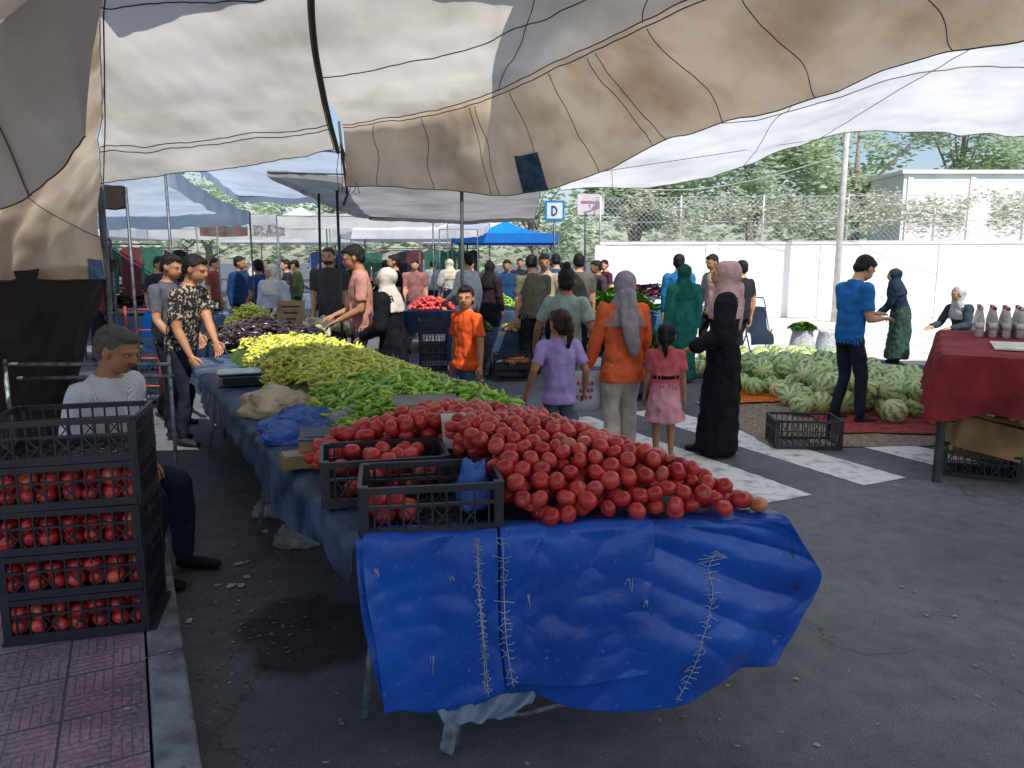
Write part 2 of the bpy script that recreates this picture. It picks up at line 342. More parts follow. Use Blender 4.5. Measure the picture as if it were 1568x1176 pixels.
def ridge(x,y,z): return 1-abs(noise.noise(Vector((x,y,z))))*2.2
def bd(u,v,p):
    k=min(max(0,(u-.56)/.2),1); q=min(1,v*2.2); ed=min(1,(1-u)/.12+.25)
    f=.055*k*q*ed*ridge((u*.9-v*.55)*3.6+.4,v*.8,1)+.022*k*q*ed*ridge((u-v*.9)*6+3,v*.8,4)
    f+=.012*ridge(u*6,v*3,9)*q
    return f-.04*k*q+.012*nz(u*5,v*4,2)+.004*nz(u*16,v*12,5)
BS=Sheet(Brows,bd); mb=MB(); BS.mesh(mb,220,120)
Arows=[[fr(s,-.06,.772) for s in(.02,.16,.33,.5,.67)],[fr(s,.03,.77) for s in(-.005,.16,.33,.5,.675)],
 [fr(0.0,.06,.6),fr(.16,.045,.6),fr(.33,.045,.6),fr(.5,.05,.6),fr(.67,.055,.6)],
 [fr(.02,.075,.42),fr(.18,.055,.42),fr(.33,.055,.42),fr(.5,.07,.42),fr(.665,.08,.42)],
 [fr(.035,.085,.2),fr(.17,.06,.185),fr(.345,.065,.25),fr(.5,.085,.23),fr(.655,.1,.27)]]
AS=Sheet(Arows,lambda u,v,p:.010*nz(u*5,v*4,9)+.004*nz(u*14,v*10,5)+.014*math.sin(u*9)*v+.012*ridge(u*4+v*2,v*2.5-u,6)*min(1,v*3)+.006*ridge(u*2-v*5,v*3+u*4,16)*min(1,v*3))
AS.mesh(mb,120,70,0,0,.455); AS.mesh(mb,120,70,0,.464,1,0,.975)
mb.build('front_blue_tarpaulin',bt,parent=stall,solid=.002)
mb=MB()
def stitch(S,u0,v0,u1,v1,n,wd,off,seed):
    rr=random.Random(seed)
    for i in range(n):
        f=(i+rr.uniform(-.3,.3))/n; f=min(max(f,0),1); u=u0+(u1-u0)*f; v=v0+(v1-v0)*f; ww=wd*rr.uniform(.3,1.3)
        if rr.random()<.12: continue
        pts=[S.ev(min(max(u-ww+2*ww*k/3,0),1),min(max(v+rr.uniform(-.012,.012),0),1),off) for k in range(4)]
        mb.tube(pts,.0014,0,4)
    pts=[S.ev(u0+(u1-u0)*k/40,v0+(v1-v0)*k/40,off) for k in range(41)]; mb.tube(pts,.0014,0,4)
SG=-1 if AS.nrm(.5,.5).y>0 else 1
for S,a in((AS,(.385,.28,.4,.98,54,.013)),(AS,(.47,.28,.485,.97,24,.028)),(AS,(.39,.3,.39,.95,20,.018)),(BS,(.755,.5,.70,.97,24,.018)),(BS,(.775,.38,.755,.5,8,.026))):
    sg=-1 if S.nrm(.5,.5).y>0 else 1
    stitch(S,*a,sg*.005,len(mb.v))
for (u,v,w2) in((.2,.8,.02),(.56,.55,.02),(.3,.45,.015),(.96,.6,.01),(.06,.4,.012),(.9,.5,.02)):
    for k in range(4):
        mb.tube([AS.ev(min(u+random.uniform(-.01,.01),1),v,SG*.004),AS.ev(min(max(u+random.uniform(-w2,w2),0),1),v+random.uniform(.01,.06),SG*.004)],.001,0,4)
mb.build('white_stitching',M('white_thread','#c4ccd8','#98a4b8',rough=.8),parent=stall)
mb=MB(); S2=Sheet([[fr(.13,.0,.2),fr(.25,.02,.21),fr(.4,.0,.2)],[fr(.15,.03,.17),fr(.25,.04,.16),fr(.38,.03,.17)],[fr(.17,.03,.14),fr(.25,.05,.13),fr(.33,.03,.15)]],lambda u,v,p:.015*math.sin(u*25+v*4)); S2.mesh(mb,40,12); mb.build('loose_sheet_edge',M('pale_sheet','#96a4b4','#6f85a0',rough=.5),parent=stall)
# tomato heap
def th(s,t):
    e=min(s*1.37+.0,(1-s)*1.29,t+.02); h=.25*(1-math.exp(-max(e,0)/.22))
    b=max(0,(t-1.05))/.35; return .76+h*max(0,1-b*.55)
def try_pts(n,fn,dmin):
    out=[];cell={}
    for _ in range(n):
        s,t=fn()
        if s is None: continue
        p=Vector(tp(s,t,0)); key=(int(p.x/dmin+1000),int(p.y/dmin+1000)); ok=True
        for i in(-1,0,1):
            for j in(-1,0,1):
                for q in cell.get((key[0]+i,key[1]+j),()):
                    if (q-p).length<dmin: ok=False
        if ok: cell.setdefault(key,[]).append(p); out.append((s,t))
    return out
def tf():
    s=random.uniform(.025,.985); t=random.uniform(.02,1.5)
    if s<.385 and t<.72: return None,None
    if s<.42 and t>.95: return None,None
    if t>1.28 and (s>.75 or t>1.4): return None,None
    return s,t
T=[]
for lay,(n,dm) in enumerate(((14000,.05),(5000,.062),(5000,.062))):
    for s,t in try_pts(n,tf,dm):
        z=th(s,t)+random.uniform(-.008,.012)-lay*.045
        if z<.785: 
            if lay>0: continue
            z=.785
        r=random.uniform(.029,.036); T.append(Matrix.Translation(tp(s,t,z))@rrot()@Matrix.Scale(r,4))
swarm('tomato_heap',TV,TF,TA,T,tom_mat)
# peppers
def pepper_base():
    pts=[];rad=[];A=[]
    rr_=[.012,.014,.02,.08,.092,.09,.078,.055,.008]
    for i in range(9):
        f=i/8; pts.append(Vector((f-.5,.14*math.sin(f*2.8)+.03*math.sin(f*9),.05*math.sin(f*5)))); rad.append(rr_[i])
    V,F=ringtube(pts,rad,7,None,False)
    for i in range(9): A+= [[1,1,.9,.2,0,0,0,0,.1][i]]*7
    return V,F,A
PV,PF,PA=pepper_base()
def ph(s,t):
    e=min((s-.2)*1.37,(1.02-s)*1.29,(t-1.25)*.8,(5.25-t)); return .755+.22*(1-math.exp(-max(e,0)/.2))+.02*nz(s*5,t*4,0)
def pepper_swarm(name,t0,t1,n,mat,jit=.18):
    T=[]
    for i in range(n):
        s=random.uniform(.2,1.03); t=random.uniform(t0,t1)+random.gauss(0,jit)
        if t<1.27 or t>5.2: continue
        if s<.24+.1*math.sin(t*3): continue
        z=ph(s,t)+random.uniform(-.02,.024)
        L=random.uniform(.09,.155)
        T.append(Matrix.Translation(tp(s,t,z))@Matrix.Rotation(random.uniform(0,6.28),4,'Z')@Matrix.Rotation(random.gauss(0,.35),4,'Y')@Matrix.Rotation(random.uniform(0,6.28),4,'X')@Matrix.Diagonal((L,L,L,1)))
    swarm(name,PV,PF,PA,T,mat)
pg=swarm_mat('green_pepper_skin',[(0,'#68a024'),(.4,'#90c636'),(.8,'#bcdc50'),(1,'#55881f')],'#5f7a3a',rough=.22,spec=.7)
pmy=swarm_mat('yellow_pepper_skin',[(0,'#bcc83e'),(.5,'#e2de58'),(.85,'#ece66e'),(1,'#9cba40')],'#7f9248',rough=.22,spec=.7)
pepper_swarm('green_pepper_heap',1.28,2.35,2600,pg); pepper_swarm('yellow_pepper_heap',2.35,5.1,4700,pmy,.3)
mb=MB(); N=30; V=[];F=[]
for j in range(N*2+1):
    for i in range(N+1):
        s=.2+.83*i/N; t=1.26+(5.2-1.26)*j/(2*N); V.append(tp(s,t,ph(s,t)-.04))
for j in range(2*N):
    for i in range(N): F.append((j*(N+1)+i,j*(N+1)+i+1,(j+1)*(N+1)+i+1,(j+1)*(N+1)+i))
mb.add(V,F); mb.build('pepper_heap_core',M('pepper_core','#4f6a1a','#2e4310',rough=.6))
# crates on table
c1=MB(); rzt=math.degrees(math.atan2(SU.y,SU.x))
p=tp(.19,.16,.757); crate(c1,frame(p[0]+.0,p[1],p[2],rzt+2),.45,.3,.17); c1.build('black_plastic_crate',blk)
c1=MB(); p=tp(.165,.52,.757); crate(c1,frame(p[0],p[1],p[2],rzt+6),.45,.3,.17); c1.build('black_plastic_crate',blk)
T=[]
for k in range(46):
    s=random.uniform(.05,.28);t=random.uniform(.4,.64);z=.80+.05*(k//18); T.append(Matrix.Translation(tp(s,t,z))@rrot()@Matrix.Scale(.034,4))
for k in range(9):
    s=random.uniform(.04,.16);t=random.uniform(.1,.25);z=.80+.04*(k//6); T.append(Matrix.Translation(tp(s,t,z))@rrot()@Matrix.Scale(.034,4))
swarm('crate_tomatoes',TV,TF,TA,T,tom_mat)
def bag(name,c,r,mat,seed,flat=.45,n=56):
    V,F=ellips((0,0,0),(1,1,1),n,n//2); W=[]
    for v in V:
        d=1+.35*noise.noise(v*1.6+Vector((seed,0,0)))+.22*abs(noise.noise(v*4+Vector((seed,3,0))))-.14*abs(noise.noise(v*9+Vector((seed,3,0))))
        q=v*d; z=q.z*flat*r[2]; z=max(z,-.35*r[2]*flat) ; W.append((c[0]+q.x*r[0],c[1]+q.y*r[1],c[2]+z+.33*r[2]*flat))
    mb=MB(); mb.add(W,F); return mb.build(name,mat)
bluebag=M('blue_plastic_film','#5a90e8','#3460c4',scale=12,rough=.22,spec=.7,trans=.4,bump=.6,bscale=30)
beige=M('beige_plastic_film','#efe4c8','#d4c6a2',scale=9,rough=.25,spec=.7,trans=.4,bump=.5,bscale=20)
clear=M('clear_plastic_film','#d4d8dc','#9ea4a8',scale=14,rough=.2,spec=.7,trans=.45,bump=.6,bscale=40)
bag('produce_bag',tp(.13,2.3,.752),(.21,.18,.13),beige,1,.8)
bag('blue_plastic_bag',tp(.18,1.78,.752),(.22,.14,.12),bluebag,5,.7)
bag('blue_plastic_bag',tp(.07,1.55,.752),(.13,.12,.08),bluebag,9,.8)
bag('clear_plastic_bag',tp(.3,1.6,.80),(.1,.09,.1),clear,22,.7)
bag('blue_plastic_bag',tp(.31,.2,.80),(.06,.08,.12),bluebag,12,.9)
bag('crumpled_clear_bag',(-1.25,4.15,.005),(.12,.1,.12),clear,15,.8)
bag('crumpled_clear_bag',(-1.5,4.7,.005),(.16,.14,.12),clear,19,.8)
mb=MB(); p=tp(.16,1.08,.752); Tm=frame(p[0],p[1],p[2],12)
mb.box((0,0,.06),(.34,.24,.12),0,Tm); mb.box((0,0,.124),(.35,.25,.008),1,Tm); mb.box((-.02,0,.1295),(.25,.17,.003),2,Tm)
mb.build('cardboard_produce_box',[M('card','#9c8564','#7d684a',rough=.85),M('dark_navy_card','#4a5468','#343c4c',rough=.5),M('dark_panel','#20262f','#161a22',rough=.4)],bevel=.003)
mb=MB(); p=tp(.03,.98,.757); Tm=frame(p[0],p[1],p[2],25); mb.box((0,0,.03),(.2,.13,.05),0,Tm); mb.box((0,0,.058),(.18,.11,.005),1,Tm)
mb.build('small_carton',[MC['card'],M('light_card','#b5b2a8','#8f8c84',rough=.7)],bevel=.003)
mb=MB(); p=tp(.5,1.33,.99); Tm=frame(p[0],p[1],p[2]-.02,10)@Matrix.Rotation(R(8),4,'X'); mb.box((0,0,0),(.3,.16,.004),0,Tm); mb.build('price_card',M('grey_card','#8d8c8a','#6d6c6a',rough=.6))
mb=MB(); p=tp(.4,.66,.96); Tm=frame(p[0],p[1],p[2],20)@Matrix.Rotation(R(75),4,'X'); mb.box((0,0,0),(.1,.14,.003),0,Tm); mb.build('white_price_tag',M('white_card','#e4e4e0','#c8c8c2',rough=.6))
mb=MB(); p=tp(.14,3.5,.752); Tm=frame(p[0],p[1],p[2],20)
mb.box((0,0,.035),(.34,.3,.06),0,Tm); mb.box((0,.02,.085),(.36,.28,.012),1,Tm); mb.box((0,-.165,.045),(.28,.05,.05),2,Tm); mb.box((0,.02,.072),(.1,.1,.016),0,Tm)
mb.build('weighing_scale',[M('scale_grey','#8c9094','#6e7276',rough=.4),M('steel_pan','#b9bcc0','#9a9da2',rough=.25,metal=.8),M('dark_plastic','#23262b','#191b1f',rough=.4)],bevel=.006)
# ---------------------------------------------------------------- crate stack with tomatoes
Cc=Vector((-1.78,2.99,0)); mbx=empty('tomato_crate_stack'); T=[]
mb=MB(); mb.box((0,0,.012),(.56,.36,.01),0,frame(Cc.x,Cc.y,.118,15))
for i in range(5):
    rz=14+random.uniform(-1.5,1.5); Tm=frame(Cc.x+random.uniform(-.006,.006),Cc.y,.12+.012+i*.178,rz); crate(mb,Tm,.52,.36,.178)
    if i<4:
        for lay in range(2):
            for a in range(7):
                for b in range(5):
                    x=-.22+.44*a/6+random.uniform(-.008,.008);y=-.145+.29*b/4+random.uniform(-.008,.008)
                    q=Tm@Vector((x,y,.052+lay*.056+random.uniform(-.004,.006))); T.append(Matrix.Translation(q)@rrot()@Matrix.Scale(random.uniform(.033,.039),4))
mb.build('crates',blk,parent=mbx); swarm('tomatoes',TV,TF,TA,T,tom_mat,parent=mbx)
# ---------------------------------------------------------------- people
def ik(a,t,l1,l2,pole):
    a=Vector(a);t=Vector(t);d=t-a;L=d.length; mx=(l1+l2)*.998
    if L>mx: d=d*(mx/L); t=a+d; L=mx
    L=max(L,abs(l1-l2)+.01); c=(l1*l1+L*L-l2*l2)/(2*L); h=math.sqrt(max(l1*l1-c*c,0)); u=d.normalized()
    p=Vector(pole); p=p-u*p.dot(u); p=p.normalized() if p.length>1e-6 else u.orthogonal()
    return a+u*c+p*h,t
SK={'m':('#b58262','#a27354'),'l':('#d0a080','#be8e6e'),'d':('#8a6040','#7a543c')}
def cloth(c,c2=None,sc=9):
    k='cloth_'+str(c)+str(c2)
    return M(k,c,c2,scale=sc,rough=.85,spec=.12,bump=.6,bscale=16)
def person(name,x,y,H,deg,top='#444444',bot='#22242c',skin='m',hair='#15110f',style='short',hijab=None,sleeve='short',garment='pants',lean=0,hands=None,feet=None,look=0,nod=0,sit=0,build=1,vox=.0115,tunic=0,shoes='#1b1b1d',top2=None,bot2=None,headk=1,face=True,z0=0,tail=None,mous=False,wide=1,legw=1,belt=None,beard=False,pat=None,man=0):
    S=Vector((1,0,0)); src=MB(); src.dense=.022; ex=MB()
    mats=[M('skin_'+skin,*SK[skin],scale=7,rough=.55,spec=.35),cloth(top,top2) if not pat else pat,cloth(bot,bot2),M('hair_'+hair,hair,None,scale=40,rough=.5,bump=.6,bscale=90),M('shoe_'+shoes,shoes,None,rough=.6),cloth(hijab) if hijab else MC.get('skin_'+skin),M('eye_dark',(.01,.008,.007),(.01,.01,.01),rough=.15),M('eye_white','#b8b0a8','#a8a098',rough=.3),M('lip','#8a4a42','#7a4038',rough=.5)]
    if belt: mats.append(cloth(belt))
    up=Vector((0,math.sin(R(lean)),math.cos(R(lean))))
    hz=sit if sit else .53
    hc=Vector((0,0,hz)); fw=Vector((0,math.cos(R(lean)),-math.sin(R(lean))))
    def ax(h,f=0,s=0): return hc+up*h+fw*f+S*s
    B=build; skirt=garment in('abaya','skirt','dress')
    tm=1; q_=.008 if man else 0
    body=[(-.065,.078,.057),(-.03,.088,.064),(.0,.09,.066),(.06,.084+q_,.062+q_*.5),(.12,.087+q_,.063),(.18,.096+q_,.066),(.225,.1+q_,.061),(.255,.094+q_,.05),(.28,.06,.042),(.3,.033,.034)]
    if skirt: body=body[2:]
    if tunic: body=[(-tunic,.104,.08),(-tunic*.6,.102,.078)]+body[1:]
    src.tube([ax(h) for h,_,_ in body],[(a*B*wide,b*B) for _,a,b in body],tm,24,side=S,rcap=False)
    if not skirt and not tunic: src.tube([hc+Vector((0,0,-.075)),hc+Vector((0,0,-.05)),hc+Vector((0,0,-.02))],[(.07*B,.055*B),(.08*B,.06*B),(.07*B,.05*B)],2,20,side=S)
    if feet is None: feet=((-.05,.0),(.05,.01))
    kn=[]; hem={'abaya':.03,'skirt':.06,'dress':.3}.get(garment,0)
    for i,sgn in enumerate((-1,1)):
        hip=hc+S*(.045*sgn)+Vector((0,0,-.02)); ft=feet[i]; fz=ft[2] if len(ft)>2 else 0
        an=Vector((ft[0],ft[1],.042+fz)); k,an=ik(hip,an,.238,.238,Vector((.1*sgn,1,0.1 if not sit else 1)))
        kn.append((hip,k,an)); kk=legw
        if garment=='pants':
            h0=hip if not tunic else hip.lerp(k,.15)
            src.tube([h0,hip.lerp(k,.5),k],[.047*B*kk,.043*B*kk,.035*B*kk],2,14,rcap=True)
            low=k.lerp(an,.93); src.tube([k,k.lerp(an,.4),low],[.035*B*kk,.034*B*kk,.027*B*(kk**1.6)],2,14,rcap=True)
            src.tube([k.lerp(an,.96),an],[.016,.017],0,8)
        elif garment=='dress':
            src.tube([k.lerp(hip,.3),k],[.036*B,.033*B],0,12,rcap=True); src.tube([k,k.lerp(an,.35),an],[.031*B,.031*B,.017],0,12,rcap=True)
        o=Vector((.012*sgn,0,0)); src.tube([an+Vector((0,-.012,-.018)),an+o+Vector((0,.04,-.022)),an+o*1.6+Vector((0,.095,-.028))],[(.021,.022),(.024,.019),(.022,.013)],4,10,side=S,rcap=True)
    if skirt:
        w2={'abaya':.115,'skirt':.105,'dress':.135}[garment]*wide
        fcx=(kn[0][2].x+kn[1][2].x)/2; fcy=(kn[0][2].y+kn[1][2].y)/2
        R0=[(hc+up*.05,.084,.062),(hc,.096,.074)]
        for f in(.25,.5,.75,1.):
            z=hz+(hem-hz)*f; g_=(1 if garment!='dress' else .4); R0.append((Vector((fcx*f*g_,fcy*f*g_,z)),.096+(w2-.096)*f,.074+(w2*.85-.074)*f))
        src.tube([a for a,_,_ in R0],[(b*B,c*B) for _,b,c in R0],2,28,side=S,rcap=False)
    if belt: src.tube([ax(.075),ax(.1)],[(.09*B,.068*B)]*2,9,24,side=S,rcap=False)
    if hands is None: hands=((-.13,.02,.46),(.13,.02,.46))
    for i,sgn in enumerate((-1,1)):
        shd=ax(.247,0,(.096+q_)*sgn*B); tg=Vector(hands[i][:3]); el,wr=ik(shd,tg,.165,.148,Vector((.45*sgn,-1,-.25)))
        src.tube([ax(.235,0,.05*sgn),shd],[.04*B,.036*B],tm,14,rcap=True)
        if sleeve=='short':
            src.tube([shd,shd.lerp(el,.72)],[.036*B,.034*B],tm,14,rcap=False)
            src.tube([shd.lerp(el,.74),el],[.026*B,.023*B],0,12,rcap=True); src.tube([el,el.lerp(wr,.3),wr],[.022*B,.023*B,.0145],0,12,rcap=True)
        else:
            sw=1.35 if garment=='abaya' else 1.05
            src.tube([shd,el],[.036*B*sw,.03*B*sw],tm,14,rcap=True); src.tube([el,el.lerp(wr,.95)],[.029*B*sw,.023*B*sw],tm,14,rcap=True); src.tube([el.lerp(wr,.96),wr],[.0155,.0145],0,8)
        d=(wr-el).normalized(); pn=Vector((-sgn,0.15,0)); pn=(pn-d*pn.dot(d)).normalized(); sd_=d.cross(pn)
        if abs(d.z)<.6: pn=Vector((0,0,-1)); pn=(pn-d*pn.dot(d)).normalized(); sd_=d.cross(pn)
        if sd_.y<0 and abs(d.z)>=.6: sd_=-sd_
        if abs(d.z)<.6 and sd_.x*sgn>0: sd_=-sd_
        ex.add(*ringtube([wr-d*.008,wr+d*.02,wr+d*.05],[(.015,.011),(.0235,.0105),(.024,.009)],10,sd_,True),0)
        for q,(o2,L) in enumerate(((-.018,.035),(-.006,.042),(.006,.045),(.018,.04))):
            b0=wr+d*.05+sd_*o2; b1=b0+d*L*.5+pn*.004+sd_*o2*.1; b2=b1+d*L*.38+pn*.014
            ex.add(*ringtube([b0-d*.006,b1,b2],[.0058,.0054,.0042],6,None,True),0)
        b0=wr+d*.015+sd_*.02; b1=b0+d*.02+sd_*.014+pn*.004; b2=b1+d*.022+sd_*.002+pn*.006
        ex.add(*ringtube([b0,b1,b2],[.0075,.0065,.005],6,None,True),0)
    nk=ax(.29); hd=Vector((0,math.sin(R(lean*.35+nod)),math.cos(R(lean*.35+nod)))); hcn=nk+hd*.085+Vector((0,.012,0))
    RT=Matrix.Rotation(R(look),3,'Z')@Matrix.Rotation(-R(lean*.35+nod),3,'X'); k=headk
    def hp(a,b,c): return hcn+RT@(Vector((a,b,c))*k)
    def he(c,r,m,mbx=src,n=30): mbx.add(*ellips(hp(*c),[q*k for q in r],n,20,RT),m)
    src.tube([ax(.265,-.004),hcn+RT@Vector((0,-.012,-.03))],[.034,.031],0,14,rcap=True)
    he((0,-.006,.014),(.0455,.056,.052),0); he((0,.014,-.02),(.0385,.040,.044),0); he((0,.03,-.048),(.02,.018,.014),0)
    he((0,.0535,-.008),(.008,.013,.015),0); he((0,.0585,-.015),(.0105,.009,.008),0); he((0,.044,.012),(.034,.012,.008),0); he((0,.048,-.032),(.015,.008,.009),0)
    if not hijab:
        for sg in(-1,1): he((sg*.048,-.002,-.006),(.007,.012,.018),0)
        if man:
            he((0,-.016,.020),(.0480,.0570,.0525),3); he((0,-.032,-.012),(.0445,.036,.034),3); he((0,.016,.048),(.034,.034,.017),3)
        else:
            he((0,-.014,.022),(.0500,.059,.054),3); he((0,-.034,-.012),(.047,.036,.042),3)
            he((0,.022,.050),(.035,.032,.018),3)
        if style=='bun': he((0,-.03,.085),(.024,.024,.022),3)
        if style=='pony':
            he((0,-.07,.03),(.02,.02,.02),3); src.tube([hp(0,-.07,.03),hp(0,-.088,-.01),hp(0,-.085,-.07),hp(.005,-.07,-.12)],[.017,.022,.019,.006],3,10)
        if mous: ex.add(*ellips(hp(0,.056,-.025),[.02*k,.008*k,.005*k],10,6,RT),3)
    else:
        he((0,-.012,.012),(.056,.064,.063),5); he((0,-.002,-.05),(.045,.047,.03),5)
        src.tube([hp(0,-.008,0),hp(0,-.006,-.045),ax(.262),ax(.215),ax(.165)],[(.05,.052),(.05,.05),(.074*B,.062*B),(.104*B,.074*B),(.108*B,.076*B)],5,24,side=S,rcap=False)
        he((0,.036,-.006),(.032,.030,.043),0); he((0,.06,-.008),(.007,.01,.012),0)
        if tail:
            for tt in tail:
                src.tube([Vector(q[:3]) for q in tt],[(q[3],q[4]) for q in tt],5,12,side=S)
    if face:
        for sg in(-1,1):
            yy=.0495 if not hijab else .0615
            ex.add(*ellips(hp(sg*.0165,yy-.0035,.002),[.0078*k,.0045*k,.0036*k],10,6,RT),7)
            ex.add(*ellips(hp(sg*.0165,yy-.0008,.002),[.0036*k,.003*k,.0034*k],8,6,RT),6)
            ex.add(*ellips(hp(sg*.017,yy,.0125),[.0115*k,.0035*k,.0022*k],8,6,RT),3)
        ex.add(*ellips(hp(0,(.0555 if not hijab else .0655),-.0315),[.0135*k,.004*k,.0032*k],10,6,RT),8)
    TM=Matrix.Translation((x,y,z0))@Matrix.Rotation(R(deg-90),4,'Z')@Matrix.Scale(H,4)
    src.v=[tuple(TM@Vector(v)) for v in src.v]; ex.v=[tuple(TM@Vector(v)) for v in ex.v]
    kd=kdtree.KDTree(len(src.f))
    for i,f in enumerate(src.f):
        c=Vector((0,0,0))
        for q in f: c+=Vector(src.v[q])
        kd.insert(c/len(f),i)
    kd.balance()
    ob=src.build('tmp',mats); md=ob.modifiers.new('r','REMESH'); md.mode='VOXEL'; md.voxel_size=vox; sm=ob.modifiers.new('s','SMOOTH'); sm.iterations=3; sm.factor=.5
    dg=bpy.context.evaluated_depsgraph_get(); me=bpy.data.meshes.new_from_object(ob.evaluated_get(dg)); old=ob.data; bpy.data.objects.remove(ob); bpy.data.meshes.remove(old)
    nv=len(me.vertices); vm=[0]*nv; src_m=src.m
    TI=TM.inverted(); RI=RT.inverted()
    nrm=[v.normal.copy() for v in me.vertices]
    for i,v in enumerate(me.vertices):
        m_=src_m[kd.find(v.co)[1]]
        if not hijab and m_ in(0,3):
            q=RI@((TI@v.co)-hcn)/k
            if q.length<.09 and q.z>-.058 and -.066<q.y and q.z<.079:
                line_=.036-1.15*max(0,.034-q.y) if man else .034-1.5*max(0,.030-q.y)
                m_=3 if q.z>line_ else 0
                if abs(q.x)>.0495 and -.026<q.z<.014 and q.y>-.014: m_=0
                if beard and q.z<-.03 and q.y>.0 : m_=3
        vm[i]=m_
    for i,v in enumerate(me.vertices):
        if vm[i] in(1,2,5):
            p=v.co; a=.014 if vm[i]!=2 or garment=='pants' else .026
            d=noise.noise(Vector((p.x*9+x,p.y*9,p.z*3.2)))*a+noise.noise(Vector((p.x*22,p.y*22,p.z*14+y)))*a*.6
            v.co=p+nrm[i]*(d+.003)
        elif vm[i]==3:
            v.co=v.co+nrm[i]*(.003+.006*noise.noise(v.co*60))
    F=[tuple(p.vertices) for p in me.polygons]
    out=MB(); out.v=[tuple(v.co) for v in me.vertices]; out.f=F; out.s=[True]*len(F)
    for f in F:
        c=[vm[q] for q in f]; out.m.append(max(set(c),key=c.count))
    bpy.data.meshes.remove(me)
    o=len(out.v); out.v+=ex.v; out.f+=[tuple(i+o for i in f) for f in ex.f]; out.m+=ex.m; out.s+=ex.s
    return out.build(name,mats)
def pattern(name,a,b,sc,thr=.5,stripe=None):
    m=bpy.data.materials.new(name); m.use_nodes=True; n=m.node_tree.nodes;l=m.node_tree.links;bs=n['Principled BSDF']; tc=n.new('ShaderNodeTexCoord')
    if stripe:
        t=n.new('ShaderNodeTexWave'); t.bands_direction=stripe; t.inputs['Scale'].default_value=sc; t.inputs['Distortion'].default_value=.6; t.inputs['Detail'].default_value=0; o=t.outputs['Fac']
    else:
        t=n.new('ShaderNodeTexNoise'); t.inputs['Scale'].default_value=sc; t.inputs['Detail'].default_value=2; o=t.outputs['Fac']
    l.new(tc.outputs['Object'],t.inputs['Vector']); r=n.new('ShaderNodeValToRGB'); r.color_ramp.elements[0].position=thr-.02; r.color_ramp.elements[1].position=thr+.02
    r.color_ramp.elements[0].color=(*lin(a),1); r.color_ramp.elements[1].color=(*lin(b),1); l.new(o,r.inputs[0]); l.new(r.outputs[0],bs.inputs['Base Color']); bs.inputs['Roughness'].default_value=.8; bs.inputs['Specular IOR Level'].default_value=.15; return m
person('woman_in_grey_headscarf',.93,6.25,1.57,97,top='#f07040',bot='#dccfc0',hijab='#a0969c',sleeve='long',tunic=.13,legw=1.25,hands=((-.17,.08,.47),(.13,.1,.49)),feet=((-.05,-.03),(.05,.05)),vox=.009,look=5,wide=1.1,build=1.06,shoes='#c9bfae',skin='l',
  tail=[[(0,-.05,.88,.04,.03),(.0,-.085,.8,.045,.022),(.01,-.1,.7,.045,.02),(.03,-.1,.6,.036,.014),(.035,-.098,.55,.02,.01)]])
person('woman_in_black_abaya',1.76,6.2,1.665,165,top='#26262e',bot='#202028',hijab='#dab2b0',sleeve='long',garment='abaya',hands=((-.1,.14,.56),(.11,.13,.55)),feet=((-.05,-.04),(.05,.07)),vox=.009,look=18,skin='l',build=1.08,shoes='#2a2422',
  tail=[[(.06,.02,.86,.04,.03),(.11,.03,.78,.045,.035),(.135,.02,.7,.035,.03),(.14,.015,.62,.028,.024),(.14,.015,.56,.02,.014)],[(.05,-.05,.86,.04,.03),(.095,-.06,.78,.045,.028),(.105,-.06,.7,.03,.024),(.105,-.06,.63,.018,.014)]])
person('girl_in_pink_dress',1.24,6.0,1.14,85,top='#d0646c',bot='#e4a0aa',garment='dress',style='pony',headk=1.22,hands=((-.14,.05,.47),(.14,.0,.46)),feet=((-.05,.0),(.06,.04)),vox=.009,belt='#241a20',look=-10,wide=1.12,shoes='#b98d84',skin='m')
person('girl_in_purple_shirt',.36,5.65,1.28,100,top='#b29ad8',bot='#5a6678',style='pony',headk=1.15,tunic=.1,hands=((-.19,.02,.5),(.17,.05,.5)),vox=.009,look=25,skin='m',hair='#3a261a')
person('woman_in_green_tshirt',.5,6.95,1.6,80,top='#a0b4aa',bot='#7d91a6',style='bun',hands=((-.2,.12,.52),(.16,.04,.5)),vox=.0105,look=5,skin='m',hair='#241a15',tunic=.09)
person('girl_in_orange_tshirt',-.42,7.0,1.42,225,top='#f0602e',bot='#48627f',style='pony',headk=1.1,hands=((-.16,.03,.47),(.17,-.02,.45)),vox=.0075,look=38,skin='m',hair='#1c130f',tunic=.09,wide=1.08,build=1.05)
person('woman_in_white_headscarf',-1.2,7.6,1.6,165,top='#1a1a20',bot='#17171d',hijab='#d9cdc0',sleeve='long',garment='abaya',hands=((-.12,.15,.55),(.14,.06,.44)),vox=.0105,lean=6,build=1.12,skin='l')
person('man_in_pink_shirt',-1.6,8.0,1.84,195,top='#cc9484',bot='#2a2c34',style='short',hands=((-.09,.14,.55),(.09,.15,.57)),vox=.0105,nod=18,skin='m',man=1)
person('man_in_dark_polo',-2.55,10.6,1.86,268,top='#4a4949',bot='#20222a',hair='#4a4745',beard=True,vox=.012,build=1.05,skin='l',man=1)
pt=pattern('patterned_shirt','#2c2a2e','#a89c88',34,.56)
person('man_in_patterned_shirt',-2.92,6.6,1.74,-8,pat=pt,bot='#222836',hands=((.06,.24,.47),(.12,.12,.47)),lean=14,feet=((-.05,-.12),(.05,.0)),vox=.0095,nod=12,skin='m',shoes='#26262a',man=1,build=1.05)
person('man_in_grey_shirt',-3.38,7.35,1.74,-15,top='#5b5d66',bot='#1c202b',hands=((-.02,.2,.5),(.12,.14,.5)),lean=6,vox=.011,nod=12,skin='m',man=1)
